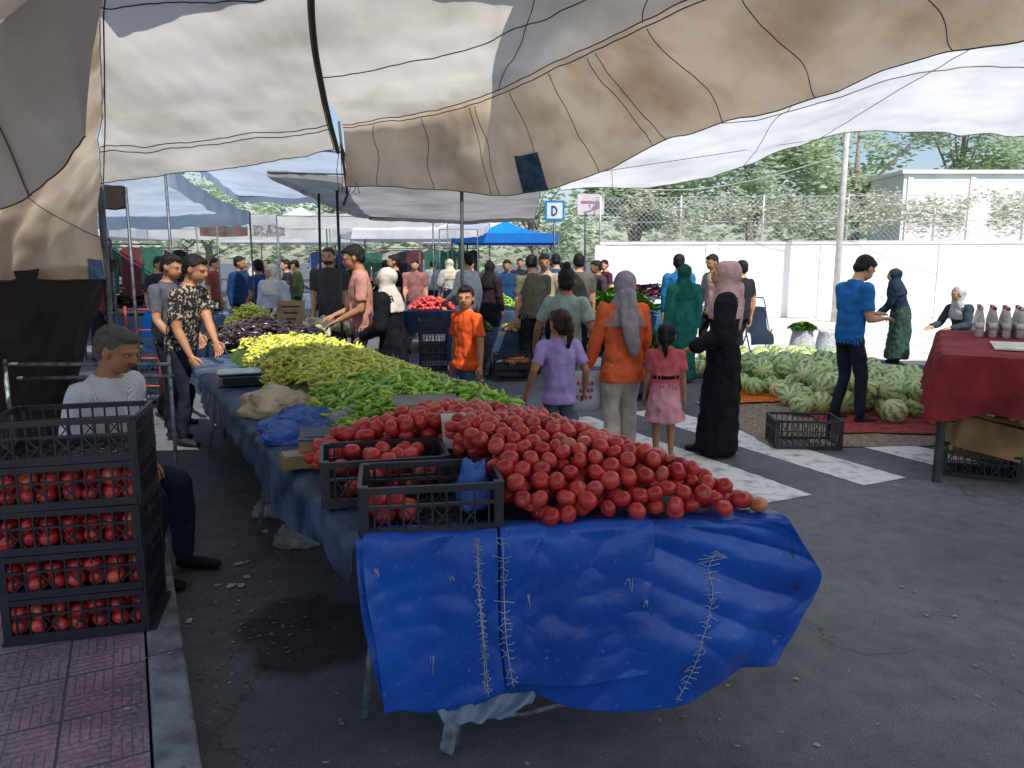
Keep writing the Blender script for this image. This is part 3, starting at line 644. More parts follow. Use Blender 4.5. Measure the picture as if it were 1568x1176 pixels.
st=pattern('striped_shirt','#e2e5ec','#b4bac8',70,.45,'X')
person('seated_man_in_white_shirt',-2.15,3.75,1.68,-8,pat=st,bot='#2d3748',hair='#5e5b5a',sit=.27,lean=14,hands=((.0,.17,.3),(.08,.17,.3)),feet=((-.06,.24,-.07),(.07,.22,-.07)),nod=14,vox=.0065,mous=True,sleeve='short',skin='m',build=1.12,z0=.12,shoes='#1c1c20',man=1)
mb=MB(); Tm=frame(-2.2,3.75,.12,-8); mb.box((0,0,.3),(.34,.34,.03),0,Tm)
for a in(-.14,.14):
    for b in(-.14,.14): mb.beam(Tm@Vector((a*1.1,b*1.1,0)),Tm@Vector((a,b,.29)),.03,.03,0)
mb.build('plastic_stool',M('stool_plastic','#5a3a2a','#46301f',rough=.5),bevel=.006)
person('man_in_blue_polo',3.38,7.5,1.74,15,top='#2a72b8',bot='#2c323e',hands=((-.03,.16,.63),(.07,.16,.61)),nod=32,lean=3,feet=((-.06,-.02),(.06,.06)),vox=.0095,skin='l',shoes='#1d1d20',man=1)
person('woman_in_floral_dress',6.2,12.0,1.56,150,top='#243242',bot='#3a5248',hijab='#2a3c4a',sleeve='long',garment='skirt',lean=14,hands=((-.1,.2,.5),(.1,.2,.5)),vox=.014,build=1.25,skin='l')
person('seated_woman_in_white_scarf',6.75,11.2,1.66,200,top='#3c4650',bot='#2a3038',hijab='#d2d0cf',sleeve='long',garment='pants',sit=.33,lean=18,hands=((-.1,.28,.4),(.1,.28,.4)),feet=((-.06,.25),(.06,.25)),vox=.014,skin='l')
mb=MB(); crate(mb,frame(6.77,11.22,0,20),.5,.36,.44); mb.build('upturned_crate_seat',blk)
person('woman_in_green_dress',2.3,10.1,1.62,100,top='#2c7c70',bot='#266e64',hijab='#246258',sleeve='long',garment='abaya',vox=.014,skin='l',face=False,build=1.05)
bgp=[(2.6,11.8,1.78,80,'#2c74a8','#25303c',None),(3.25,12.2,1.78,200,'#c9a99a','#2a2a30',None),(3.4,11.2,1.68,120,'#2e3036','#20242c',None),
 (.3,10.8,1.76,110,'#6c6a5a','#23262c',None),(.52,11.9,1.78,250,'#b8a894','#2c2c30',None),(1.0,11.4,1.78,85,'#656058','#202228',None),(.8,13.6,1.8,100,'#35506e','#22242a',None),(1.5,13.2,1.68,200,'#4c4048','#22242a',None),
 (-.72,12.3,1.8,140,'#d9dce0','#2a3440',None),(-.42,13.4,1.66,60,'#3a2a2e','#22242a','#2a2024'),(-.1,14.9,1.7,270,'#28486e','#22242a',None),
 (-3.6,11.4,1.62,250,'#c9c9ce','#3a3a44','#e6ded2'),(-3.35,13.6,1.64,160,'#1a1a20','#1a1a20','#d8cec4'),(-3.0,12.8,1.6,60,'#1c1c26','#1c1c22','#202028'),(-2.0,13,1.78,200,'#1f1f26','#22242a',None),(-2.0,15.6,1.72,280,'#9a6a66','#22242a',None),
 (-5.0,13.9,1.76,-20,'#24406a','#20242c',None),(-4.6,15.5,1.7,200,'#2b2b30','#20242c',None),(-6.1,15.5,1.74,0,'#8a4a44','#20242c',None),(-7.6,16.6,1.72,-10,'#2a4a80','#20242c',None),(-5.8,18,1.7,250,'#33333c','#20242c','#2b2b38'),(-8.4,19.4,1.72,0,'#c9c9cc','#20242c',None),
 (-3.0,18,1.7,90,'#6e7a86','#20242c',None),(-1.5,18.5,1.72,100,'#b9b4aa','#20242c','#c9bda8'),(-.6,20,1.7,80,'#3a5a48','#20242c',None),(.2,19,1.74,270,'#2c2c34','#20242c',None),(-4.0,21.5,1.7,90,'#94505a','#20242c',None),(2.1,17,1.7,200,'#5a2f3c','#20242c',None),(-2.3,22,1.7,90,'#a0a4aa','#20242c',None),(1.3,20,1.66,120,'#222228','#20242c','#26262c'),(-5.4,11.6,1.74,-15,'#3a3a42','#20242c',None),(-6.6,12.1,1.68,20,'#4a3a52','#20242c','#a8a0a4'),(-4.9,17.3,1.7,180,'#5a6a4a','#20242c',None),(-.9,16.8,1.72,240,'#7a2c34','#20242c',None),(-4.3,12.9,1.7,160,'#2c4a80','#20242c',None),(-7.0,20.5,1.7,90,'#3c3c46','#20242c','#c8c0b8'),(.9,16.4,1.74,100,'#c8c4bc','#2a3040',None)]
for i,(x,y,h,dg,tp_,bt_,hj) in enumerate(bgp):
    person('woman_shopper' if hj else 'man_shopper',x,y,h,dg,top=tp_,bot=bt_,hijab=hj,sleeve='long' if hj or i%4==0 else 'short',garment='abaya' if hj and i%2 else 'pants',vox=.017,face=y<13,man=0 if hj else 1,
      hands=((-.13,.04+.05*(i%3),.47+.04*(i%3)),(.13,.06*(i%2),.47)),feet=((-.05,-.05*(i%3)),(.05,.05*(i%3))),build=.98+.04*(i%4),look=(i*37%50)-25,nod=(i*13)%20,skin='lmd'[i%3 if i%3<2 else 0])
# shopping bag
mb=MB(); bx,by=.62,6.35
V=[];F=[];n=16
for j,(z,wx,wy) in enumerate(((.36,.12,.05),(.37,.15,.07),(.5,.15,.06),(.62,.145,.04),(.70,.14,.015))):
    for i in range(n):
        a=2*math.pi*i/n; V.append((bx+wx*math.copysign(abs(math.cos(a))**.6,math.cos(a))+.006*nz(i,j,3,1.3),by+wy*math.copysign(abs(math.sin(a))**.6,math.sin(a))+.008*nz(i,j,9,1.1),z))
for j in range(4):
    for i in range(n): F.append((j*n+i,j*n+(i+1)%n,(j+1)*n+(i+1)%n,(j+1)*n+i))
F.append(tuple(range(n)))
mb.add(V,F)
for s in(-.01,.01): mb.tube([(bx-.06,by+s,.70),(bx-.04,by+s,.77),(bx+.03,by+s,.79),(bx+.06,by+s,.70)],.006,0,6)
for (zz,ww,xx) in((.6,.16,0),(.54,.13,.01),(.48,.15,-.01)):
    for q in range(4): mb.box((bx+xx-ww/2+ww*(q+.5)/4,by-.068,zz),(ww/4*.55,.004,.03),1)
mb.build('plastic_shopping_bag',[M('white_film','#d8dade','#b8bac0',rough=.35,trans=.2),M('red_print','#a83038','#a83038')])
# ---------------------------------------------------------------- canopies
def fab(name,c,c2,trans=.5,scale=1.6): return M(name,c,c2,scale=scale,rough=.75,spec=.1,trans=trans,bump=.5,bscale=12,lo=.28,hi=.6)
cb=fab('beige_canvas','#e6e1d8','#b8afa2',.52); cg=fab('grey_canvas','#cccccc','#a4a4a4',.4); cw=fab('white_canvas','#f4f4f4','#dadada',.62)
cbr=fab('dirty_canvas','#f0dcc2','#b89c7c',.56,2.4); cord=M('dark_cord',(.06,.05,.045),(.1,.085,.075),rough=.8)
def wr(u,v,p): return .03*nz(p.x*1.3,p.y*1.3,p.z)+.016*nz(p.x*4,p.y*5,p.z*3)+.010*ridge(p.x*3+p.y,p.y*1.3,p.z)+.008*nz(p.x*16,p.y*4,p.z*8)
can=empty('near_stall_canopy')
Arw=[[(-2.67,5,2.12),(-1.83,5,2.22),(-1.12,5,2.35)],[(-2.2,4.2,2.38),(-1.6,4.2,2.42),(-1.0,4.2,2.5)],[(-1.75,3.4,2.65),(-1.3,3.4,2.66),(-.85,3.4,2.70)],[(-1.1,2.2,2.85),(-.8,2.2,2.85),(-.5,2.2,2.85)],[(-.9,0,2.9),(-.6,0,2.9),(-.3,0,2.9)],[(-.9,-3,2.6),(-.6,-3,2.6),(-.3,-3,2.6)]]
SA=Sheet(Arw,wr)
cols=[[(-1.07,5,2.10),(-1.06,4.95,2.29),(-1.06,4.9,2.47),(-1.0,4.2,2.52),(-.85,3.4,2.70),(-.5,2.2,2.85),(-.3,0,2.9),(-.3,-3,2.6)],
[(-.355,5,2.08),(-.37,4.88,2.3),(-.4,4.7,2.52),(-.3,4.0,2.6),(-.2,3.2,2.75),(0,2.1,2.88),(.2,0,2.9),(.3,-3,2.6)],
[(.24,5,2.085),(.15,4.75,2.33),(0,4.4,2.61),(.1,3.8,2.68),(.2,3.0,2.8),(.4,2,2.9),(.7,0,2.9),(.8,-3,2.6)],
[(.78,4.3,2.23),(.6,4.12,2.42),(.35,3.85,2.63),(.4,3.4,2.74),(.5,2.8,2.82),(.7,1.8,2.9),(1.2,0,2.9),(1.3,-3,2.6)],
[(1.245,3.6,2.33),(1.05,3.42,2.48),(.75,3.2,2.68),(.8,2.8,2.78),(.9,2.4,2.84),(1.1,1.5,2.9),(1.8,0,2.9),(1.9,-3,2.6)],
[(1.86,2.9,2.42),(1.65,2.75,2.56),(1.35,2.5,2.72),(1.4,2.2,2.8),(1.5,1.9,2.85),(1.6,1.2,2.9),(2.4,0,2.9),(2.5,-3,2.6)],
[(2.8,1.8,2.5),(2.6,1.75,2.62),(2.3,1.6,2.76),(2.3,1.4,2.8),(2.3,1.1,2.85),(2.4,.8,2.9),(3,0,2.85),(3,-3,2.6)]]
Brw=[[cols[c][r] for c in range(7)] for r in range(8)]
def wb(u,v,p):
    k=max(0,1-v/.3); return wr(u,v,p)+k*(.035*ridge(u*9+2.5*v,v*3,3)-.03+.045*nz(u*7-v*3,v*4,4))
SB=Sheet(Brw,wb)
mb=MB(); SA.mesh(mb,60,130); SB.mesh(mb,190,44,1,0,1,0,2/7); SB.mesh(mb,150,90,0,0,1,2/7,1); mb.build('canopy_sheet',[cb,cbr],parent=can)
Frw=[[(-2.67,5,2.12),(-2.2,4.2,2.38),(-1.75,3.4,2.65),(-1.1,2.2,2.85)],[(-2.72,5,1.9),(-2.45,4.2,2.1),(-2.1,3.4,2.3),(-1.7,2.2,2.4)],[(-2.7,5,1.65),(-2.7,4.2,1.75),(-2.5,3.4,1.85),(-2.2,2.2,1.9)],[(-2.67,5,1.5),(-2.78,4.2,1.52),(-2.65,3.4,1.55),(-2.4,2.4,1.6)]]
SF=Sheet(Frw,lambda u,v,p:.03*nz(p.x*2,p.y*2,p.z*2)+.04*ridge(u*9+v,v*1.5,2)*v+.012*nz(p.x*8,p.y*8,p.z*8))
mb=MB(); SF.mesh(mb,100,60); mb.build('side_curtain',cbr,parent=can)
Wrw=[[(-1.45,2.95,2.75),(-1.8,2.9,2.75),(-2.15,2.8,2.75),(-2.7,2.7,2.75)],[(-1.5,2.85,2.35),(-1.8,2.8,2.3),(-2.1,2.75,2.25),(-2.6,2.65,2.25)],[(-1.53,2.82,2.06),(-1.68,2.8,1.9),(-1.92,2.8,1.79),(-2.4,2.7,1.76)]]
SW=Sheet(Wrw,lambda u,v,p:.03*nz(p.x*3,p.y*3,p.z*3)+.02*ridge(u*5+v,v*1.4,7)+.012*nz(p.x*9,p.y*9,p.z*5)); mb=MB(); SW.mesh(mb,60,50); mb.build('hanging_fold',cg,parent=can)
UR=[[(x,yy+.12*math.sin(x*2.3),3.2) for x in(-1.55,-1,-.4,.4,1.2,2)] for yy in(-3.2,-1,1,3.1)]
SU2=Sheet(UR,lambda u,v,p:.06*nz(p.x,p.y,3)+.02*ridge(p.x*1.3,p.y,2)); mb=MB(); SU2.mesh(mb,70,70); mb.build('unseen_shade_tarp',cg)  # unseen upper tarp, added and trimmed for the shadow it casts on the canopy
mb=MB()
def line(S,f,r,off,n=60,m=0): mb.tube([S.ev(*f(i/n),off) for i in range(n+1)],r,m,5)
sgA=-.005 if SA.nrm(.5,.3).z>0 else .005; sgB=-.005 if SB.nrm(.5,.6).z>0 else .005
for v in(.003,.105,.12,.42): line(SA,lambda t,v=v:(t,v+.003*math.sin(t*11+v*9)),.003,sgA)
for u in(.03,.97): line(SA,lambda t,u=u:(u,t*.6),.0035,sgA)
for v in(.002,2/7-.01,2/7+.004,.46): line(SB,lambda t,v=v:(t,v+.002*math.sin(t*23+v*30)),.003,sgB,160)
for k,u in enumerate((.06,.13,.22,.235,.33,.42,.5,.515,.6,.7,.8,.9)):
    line(SB,lambda t,u=u:(u+.003*math.sin(t*9+u*60),t*.27),.0022,sgB,30)
for u in(.3,.6): line(SB,lambda t,u=u:(u+.02*t,2/7+t*.5),.0025,sgB,50)
mb.tube([SA.ev(1,v)+Vector((0,0,-.02)) for v in np.linspace(0,.7,30)],.014,0,8)
for v in(.005,.5): line(SF,lambda t,v=v:(t,v),.0025,.006,50)
line(SF,lambda t:(t,.99),.004,0,50); line(SW,lambda t:(t,.995),.003,0,40); line(SW,lambda t:(.35+.1*t,t),.0028,.006,40); line(SW,lambda t:(.35+.1*t,t),.0028,-.006,40)
mb.tube([(-1.1,4.98,2.5),(-1.09,5,2.3),(-1.07,5.02,2.05),(-1.1,5.02,1.98)],.009,0,6)
for k in range(6): mb.tube([(-1.1,5,2.38),(-1.13+.03*k,5+.02*math.sin(k),2.2-.03*k),(-1.12+.02*k,5,2.05)],.0025,0,4)
mb.build('seams_and_cords',cord,parent=can)
mb=MB(); SB.mesh(mb,8,8,0,.285,.335,.005,.13,sgB*2.5); SF.mesh(mb,10,10,0,.03,.1,.72,.99,.012); SF.mesh(mb,10,10,0,.03,.1,.72,.99,-.012); mb.build('blue_fabric_patch',M('faded_navy','#56789c','#34506e',rough=.8,scale=15),parent=can)
def pole(name,a,b,r=.018,mat=None): 
    mb=MB(); mb.tube([a,b],r,0,10); mb.tube([(a[0],a[1],a[2]),(a[0],a[1],a[2]+.02)],r*2.5,0,10); return mb.build(name,mat or M('pole_steel','#6c7278','#474b50',scale=20,rough=.45,metal=.5))
pole('canopy_pole',(-.52,7.75,0),(-.50,7.7,2.42),.018,M('dark_pole','#44474c','#2c2e32',rough=.5)); pole('canopy_pole',(-1.95,8.6,0),(-1.95,8.6,2.4),.016,MC['dark_pole']); pole('canopy_pole',(-2.35,9.2,0),(-2.3,9.2,2.6),.016,MC['dark_pole'])
pole('canopy_pole',(-2.72,5.05,.12),(-2.68,5.03,2.13),.022); pole('canopy_pole',(-1.2,-3,.0),(-.9,-3,2.6),.02); pole('canopy_pole',(3,-3,0),(3,-3,2.6),.02)
def bw(u,v,p): return .06*nz(p.x*.8,p.y*.8,2)+.04*ridge(p.x*1.6+p.y*.5,p.y*.3,1)+.012*nz(p.x*5,p.y*5,1)
RW=[[(.7,11,2.62),(2.6,9.7,2.72),(3.46,8.8,3.02),(5.6,8.6,3.0),(8.5,8.6,2.9)],[(.4,8,2.75),(2.2,7.4,2.95),(3.6,6.8,3.3),(5.6,6.8,3.2),(8.5,6.8,3.1)],[(.3,5.6,3.0),(2,5,3.15),(3.7,4.6,3.35),(5.6,4.6,3.3),(8.5,4.6,3.2)],[(.2,3,3.3),(2,2.5,3.3),(4,2,3.3),(6,2,3.25),(8.5,2,3.2)],[(2.05,-3.5,3.1),(3,-3.5,3.1),(4,-3.5,3.1),(6,-3.5,3.1),(8.5,-3.5,3.1)]]
SR=Sheet(RW,bw); mb=MB(); SR.mesh(mb,120,120)
sgR=-.01 if SR.nrm(.5,.3).z>0 else .01
for v in(.003,.25,.5): mb.tube([SR.ev(t/60,v,sgR) for t in range(61)],.005,1,5)
for u in(.1,.3,.5,.8): mb.tube([SR.ev(u,t/60,sgR) for t in range(61)],.004,1,5)
mb.build('walkway_canopy',[cw,M('seam_grey','#a8a4a2','#8a8684')])
for q in((8.4,8.5,2.9),(8.4,-3.4,3.1),(8.4,3,3.2)): pole('canopy_pole',(q[0],q[1],0),q,.022)
def canopy(name,c,mat,sag=.12,val=.12,poles=True,n=30):
    c=[Vector(q) for q in c]; mb=MB(); V=[];F=[]
    for j in range(n+1):
        for i in range(n+1):
            u=i/n;v=j/n; p=(c[0]*(1-u)+c[1]*u)*(1-v)+(c[3]*(1-u)+c[2]*u)*v
            p=p+Vector((0,0,sag*(-math.sin(math.pi*u)*.5-math.sin(math.pi*v)*.5)+.03*nz(p.x*2,p.y*2,1)+.02*ridge(p.x*1.5,p.y*1.1,3)+.012*nz(p.x*7,p.y*7,1))); V.append(p)
    for j in range(n):
        for i in range(n): F.append((j*(n+1)+i,j*(n+1)+i+1,(j+1)*(n+1)+i+1,(j+1)*(n+1)+i))
    mb.add(V,F,0)
    if val:
        edge=[V[i] for i in range(n+1)]+[V[j*(n+1)+n] for j in range(1,n+1)]+[V[n*(n+1)+i] for i in range(n-1,-1,-1)]+[V[j*(n+1)] for j in range(n-1,-1,-1)]
        W=[];G=[]
        for i,p in enumerate(edge): W+=[p,p-Vector((.01*math.sin(i*1.7),.01*math.cos(i*2.3),val*(1+.15*nz(i*.4,0,0))))]
        for i in range(len(edge)-1): G.append((2*i,2*i+2,2*i+3,2*i+1))
        mb.add(W,G,0)
    if poles:
        for q in c: mb.tube([(q.x,q.y,0),(q.x,q.y,q.z)],.015,1,8)
    mb.tube([c[0],c[1]],.008,1,6); mb.tube([c[3],c[2]],.008,1,6)
    return mb.build(name,[mat,M('pole_steel','#6c7278','#474b50')])
cgd=fab('grey_sheet','#b4b4b4','#8c8b8a',.45); cbl=fab('pale_blue_canvas','#d4e0ec','#b0c2d6',.5); cbb=fab('bright_blue_canvas',(.02,.3,.85),(.02,.22,.7),.3)
canopy('stall_canopy',[(-2.4,7.6,2.48),(.3,7.6,2.42),(.35,12.4,2.32),(-2.3,12.4,2.32)],cgd,.08,.06,poles=False)
canopy('stall_canopy',[(-6.6,7.4,2.55),(-3.4,7.6,2.55),(-4.2,12.3,2.4),(-7.6,12,2.35)],cbl,.12,.2)
canopy('stall_canopy',[(-3.4,7.8,2.85),(-1.7,7.8,2.7),(-2.3,13,2.75),(-4.6,13,2.7)],cbl,.1,.1,poles=False)
canopy('stall_canopy',[(-8.6,13.5,2.45),(-5.2,13.5,2.45),(-5.5,18,2.7),(-9.5,18,2.7)],cw,.1,.2)
canopy('stall_canopy',[(-4.6,15,2.5),(-1.6,15.5,2.5),(-1.6,19,2.8),(-4.6,19,2.8)],cw,.1,.2)
canopy('stall_canopy',[(-1.9,20,2.45),(-.9,20,2.45),(-.7,24,2.8),(-1.9,24,2.8)],cw,.1,.2)
canopy('stall_canopy',[(-10,21,2.5),(-5,21,2.5),(-5,26,3.1),(-10,26,3.1)],cw,.1,.25)
canopy('dark_side_canopy',[(-6.5,3.2,2.3),(-3.0,3.8,2.2),(-3.6,7.2,2.3),(-7,7,2.4)],fab('brown_canvas','#5a4a42','#3c322c',.1),.1,.2)
def peak(name,x,y,w,z,h,mat,trim=None):
    mb=MB(); n=12
    c=[Vector((x-w/2,y-w/2,z)),Vector((x+w/2,y-w/2,z)),Vector((x+w/2,y+w/2,z)),Vector((x-w/2,y+w/2,z))]; ap=Vector((x,y,z+h))
    for i in range(4):
        a=c[i];b=c[(i+1)%4];V=[];F=[]
        for j in range(n+1):
            t=j/n
            for k in range(n+1):
                p=(a*(1-k/n)+b*(k/n))*(1-t)+ap*t; p=p-Vector((0,0,.12*math.sin(math.pi*t)+.05*math.sin(math.pi*k/n)*(1-t))); V.append(p)
        for j in range(n):
            for k in range(n): F.append((j*(n+1)+k,j*(n+1)+k+1,(j+1)*(n+1)+k+1,(j+1)*(n+1)+k))
        mb.add(V,F,0); mb.add([a,b,b-Vector((0,0,.28)),a-Vector((0,0,.28))],[(0,1,2,3)],2 if trim else 0,False); mb.tube([(a.x,a.y,0),a],.025,1,8)
    mb.build(name,[mat,MC['pole_steel'],trim or mat])
peak('market_gazebo',-.2,24.5,3.2,2.45,.45,cbb,M('blue_trim',(.01,.16,.55),(.01,.14,.5)))
peak('market_gazebo',-3.4,26,4,2.6,1.0,fab('tent_white','#e4e6e8','#c8ccd2',.3)); peak('market_gazebo',-8.5,31,5,2.6,1.2,MC['tent_white']); peak('market_gazebo',-14,24,5,2.6,1.1,MC['tent_white']); peak('market_gazebo',-1,32,5,2.6,1.0,MC['tent_white'])
# ---------------------------------------------------------------- further stalls with produce
def heap(name,x,y,w,d,rz,z,h,V,F,A,sc,n,mat,sq=(1,1,1)):
    Tm=frame(x,y,z,rz); T=[]
    for i in range(n):
        a=random.uniform(-1,1);b=random.uniform(-1,1); hh=h*(1-max(abs(a),abs(b))**2.2)*random.uniform(.6,1)
        s=sc*random.uniform(.8,1.2); T.append(Tm@Matrix.Translation((a*w/2,b*d/2,hh+sc*.4))@Matrix.Rotation(random.uniform(0,6.28),4,'Z')@Matrix.Rotation(random.gauss(0,.3),4,'Y')@Matrix.Diagonal((s*sq[0],s*sq[1],s*sq[2],1)))
    return swarm(name,V,F,A,T,mat)
def table(name,x,y,w,d,rz,z,cmat,drop=.4):
    Tm=frame(x,y,0,rz); mb=MB(); mb.box((0,0,z-.025),(w,d,.04),0,Tm)
    for a in(-1,1):
        for b in(-1,1): mb.tube([Tm@Vector((a*(w/2-.06),b*(d/2-.06),0)),Tm@Vector((a*(w/2-.06),b*(d/2-.06),z-.04))],.018,1,8)
    per=[]; N=60
    for i in range(N):
        t=i/N*4; k=int(t); f=t-k; P=[(-1,-1),(1,-1),(1,1),(-1,1),(-1,-1)]; a=P[k][0]*(1-f)+P[k+1][0]*f; b=P[k][1]*(1-f)+P[k+1][1]*f; per.append((a,b))
    V=[];F=[]
    for r,(k,zz) in enumerate(((1.0,z+.004),(1.02,z-.02),(1.03,z-drop*.5),(1.04,z-drop))):
        for i,(a,b) in enumerate(per):
            o=.012*math.sin(i*1.3)*r; V.append(Tm@Vector((a*(w/2*k+o),b*(d/2*k+o),zz+(.02*math.sin(i*.8) if r==3 else 0))))
    for r in range(3):
        for i in range(N): F.append((r*N+i,r*N+(i+1)%N,(r+1)*N+(i+1)%N,(r+1)*N+i))
    F.append(tuple(range(N))[::-1]); mb.add(V,F,2)
    return mb.build(name,[MC['old_wood'],MC['painted_steel'],cmat])
navy=M('navy_cloth','#34496a','#20324c',rough=.7); EV,EF=ringtube([(-.5,0,0),(-.35,0,0),(0,.04,0),(.3,.06,.02),(.5,.05,.02)],[.05,.12,.16,.17,.08],8,None,True); EA=[.8 if v.x<-.4 else 0 for v in EV]
em=swarm_mat('eggplant_skin',[(0,'#2a1420'),(.6,'#1c0e18'),(1,'#43202c')],'#4a5a2a',rough=.25)
table('produce_table',-2.65,8.2,1.25,2.6,28,.75,navy)
heap('eggplant_heap',-2.55,7.75,1.0,1.4,28,.755,.16,EV,EF,EA,.17,420,em)
heap('dark_grape_heap',-3.0,8.9,.9,.7,28,.755,.2,TV,TF,TA,.018,900,swarm_mat('grape_skin',[(0,'#3a1620'),(1,'#5c2a30')],'#3a1620'))
heap('yellow_pepper_heap',-3.3,9.5,.6,.5,28,.76,.3,PV,PF,PA,.12,300,pmy)
heap('white_radish_heap',-2.2,8.9,.4,.7,28,.76,.1,EV,EF,[0]*len(EV),.2,60,swarm_mat('radish',[(0,'#c9bf9a'),(1,'#a9a884')],'#8a9a4a'))
mb=MB(); Tm=frame(-2.75,9.35,.98,8)@Matrix.Rotation(R(70),4,'X'); mb.box((0,0,0),(.34,.34,.006),0,Tm)
for k in range(3): mb.box((0,.09-.08*k,.005),(.22-.05*k,.02,.003),1,Tm)
mb.box((0,-.25,0),(.02,.4,.01),0,Tm); mb.build('cardboard_price_sign',[MC['card'],M('marker_ink',(.03,.02,.02),(.03,.02,.02))])
gm=swarm_mat('leafy_green',[(0,'#3f6420'),(.6,'#55802a'),(1,'#7a9a3a')],'#3f6420',rough=.6); LV=[Vector(q) for q in((-.5,0,0),(0,-.3,.15),(.5,0,-.1),(0,.3,.15))]; LF=[(0,1,2,3)]; LA=[0]*4
table('produce_table',-.5,14.2,3.0,1.6,6,.75,navy); heap('red_tomato_heap',-1.5,14,.8,1.2,6,.755,.2,TV,TF,TA,.045,220,tom_mat); heap('green_pepper_heap',-.4,14,.9,1.2,6,.755,.25,PV,PF,PA,.15,420,pg); heap('yellow_pepper_heap',.5,13.9,.8,1.1,6,.755,.25,PV,PF,PA,.15,380,pmy)
table('produce_table',2.1,13.2,1.8,1.4,-4,.75,M('green_blue_cloth','#2c5a72','#1c4054')); heap('leafy_greens_heap',1.8,13.1,1.3,1.1,0,.755,.35,LV,LF,LA,.16,1400,gm)
table('produce_table',1.5,9.0,.7,.7,0,.5,navy); heap('leafy_greens_heap',1.5,9.0,.6,.6,0,.505,.3,LV,LF,LA,.12,700,gm)
table('produce_table',-.3,11.3,1.3,.9,8,.6,navy); heap('greens_heap',-.6,11.2,.5,.7,8,.61,.14,LV,LF,LA,.12,400,gm); heap('potato_heap',.1,11.2,.4,.7,8,.61,.12,TV,TF,[0]*len(TV),.04,130,swarm_mat('potato',[(0,'#9a7d4e'),(1,'#b89a62')],'#9a7d4e',rough=.8))
def crates_at(name,x,y,rz,n,w=.5,d=.33,h=.19,z=0):
    mb=MB()
    for i in range(n): crate(mb,frame(x,y,z+i*h,rz+random.uniform(-2,2)),w,d,h)
    return mb.build(name,blk)
crates_at('black_plastic_crate_stack',.0,10.3,5,2); crates_at('black_plastic_crate_stack',-.55,10.5,-5,3); crates_at('black_plastic_crate_stack',-1.15,11.3,4,4); crates_at('black_plastic_crate_stack',.35,12.6,4,4); crates_at('black_plastic_crate_stack',-3.7,6.6,20,3); crates_at('black_plastic_crate_stack',-4.0,8.4,20,4)
crates_at('black_plastic_crate',2.6,6.55,-4,1,.56,.38,.26,0.0)
heap('orange_heap',.1,10.35,.4,.25,5,.2,.08,TV,TF,[0]*len(TV),.04,40,swarm_mat('orange_skin',[(0,'#c86a24'),(1,'#d8883a')],'#c86a24'))
cm=swarm_mat('clothes_mix',[(0,'#8a2c30'),(.2,'#2c4a7a'),(.4,'#b0aca4'),(.6,'#3a3a40'),(.8,'#4a7a6a'),(1,'#a8783c')],'#555555',rough=.9,spec=.1)
for x,y in((-6.2,13.2),(-7.2,15.2),(-8.6,17.5),(-3.2,16.6),(-3.4,20),(-7,22),(2.9,16)):
    table('clothes_stall_table',x,y,2.2,1.2,10,.7,cloth('#6c7c90')); heap('clothes_heap',x,y,1.9,1.0,10,.71,.3,LV,LF,LA,.3,260,cm)
def rail(name,x0,y0,x1,y1,z,n):
    mb=MB(); a=Vector((x0,y0,z));b=Vector((x1,y1,z)); mb.tube([a,b],.015,0,6); mb.tube([(x0,y0,0),a],.015,0,6); mb.tube([(x1,y1,0),b],.015,0,6)
    cs=[cloth(c) for c in('#6a3a3e','#2c3c6a','#a8a49c','#2a2a30','#3c6a5a')]
    for i in range(n):
        p=a.lerp(b,(i+.5)/n); k=random.uniform(.6,.95)
        pr=[(-.03,0),(-.2,-.06),(-.26,-.28),(-.19,-.3),(-.16,-k),(.16,-k),(.19,-.3),(.26,-.28),(.2,-.06),(.03,0)]
        dd=(b-a).normalized(); V=[p+dd*q[0]*.8+Vector((0,random.uniform(-.02,.02),q[1]-.03)) for q in pr]; mb.add(V,[tuple(range(10))],1+random.randrange(5),False)
    mb.build(name,[MC['pole_steel']]+cs)
rail('garment_rail',-9.5,15.5,-6.9,16.2,1.9,8); rail('garment_rail',-11,18,-8.2,19.5,1.9,9); rail('garment_rail',-5.2,19.6,-2.4,19.8,1.9,9); rail('garment_rail',-4,23,-1,23,2.0,9); rail('garment_rail',-8,11.2,-5.9,12.9,1.9,8); rail('garment_rail',-6.6,9.2,-5.2,9.9,1.9,5)
mb=MB(); 
for (x0,y0,x1,y1,z0_,z1_,mm) in((-8.4,20.6,-7.1,20.6,2.3,2.75,0),(-7.0,20.6,-6.1,20.6,2.3,2.75,1)):
    S9=Sheet([[(x0,y0,z1_),((x0+x1)/2,y0,z1_-.03),(x1,y1,z1_)],[(x0,y0,z0_),((x0+x1)/2,y0,z0_-.03),(x1,y1,z0_)]],lambda u,v,p:.03*math.sin(u*18)); S9.mesh(mb,30,6,mm)
mb.tube([(-8.5,20.62,2.75),(-5,20.62,2.75)],.01,2,6); mb.tube([(-8.5,20.62,0),(-8.5,20.62,2.75)],.02,2,6)
mb.build('hanging_banner_sheet',[pattern('banner_pattern','#7a4a4a','#4e6a60',12,.5),pattern('banner_pattern2','#a8a8a4','#7a7a7e',14,.5),MC['pole_steel']])
bag('blue_sack',(-5.0,10.9,0.0),(.4,.4,.6),cbb,3,1.2)
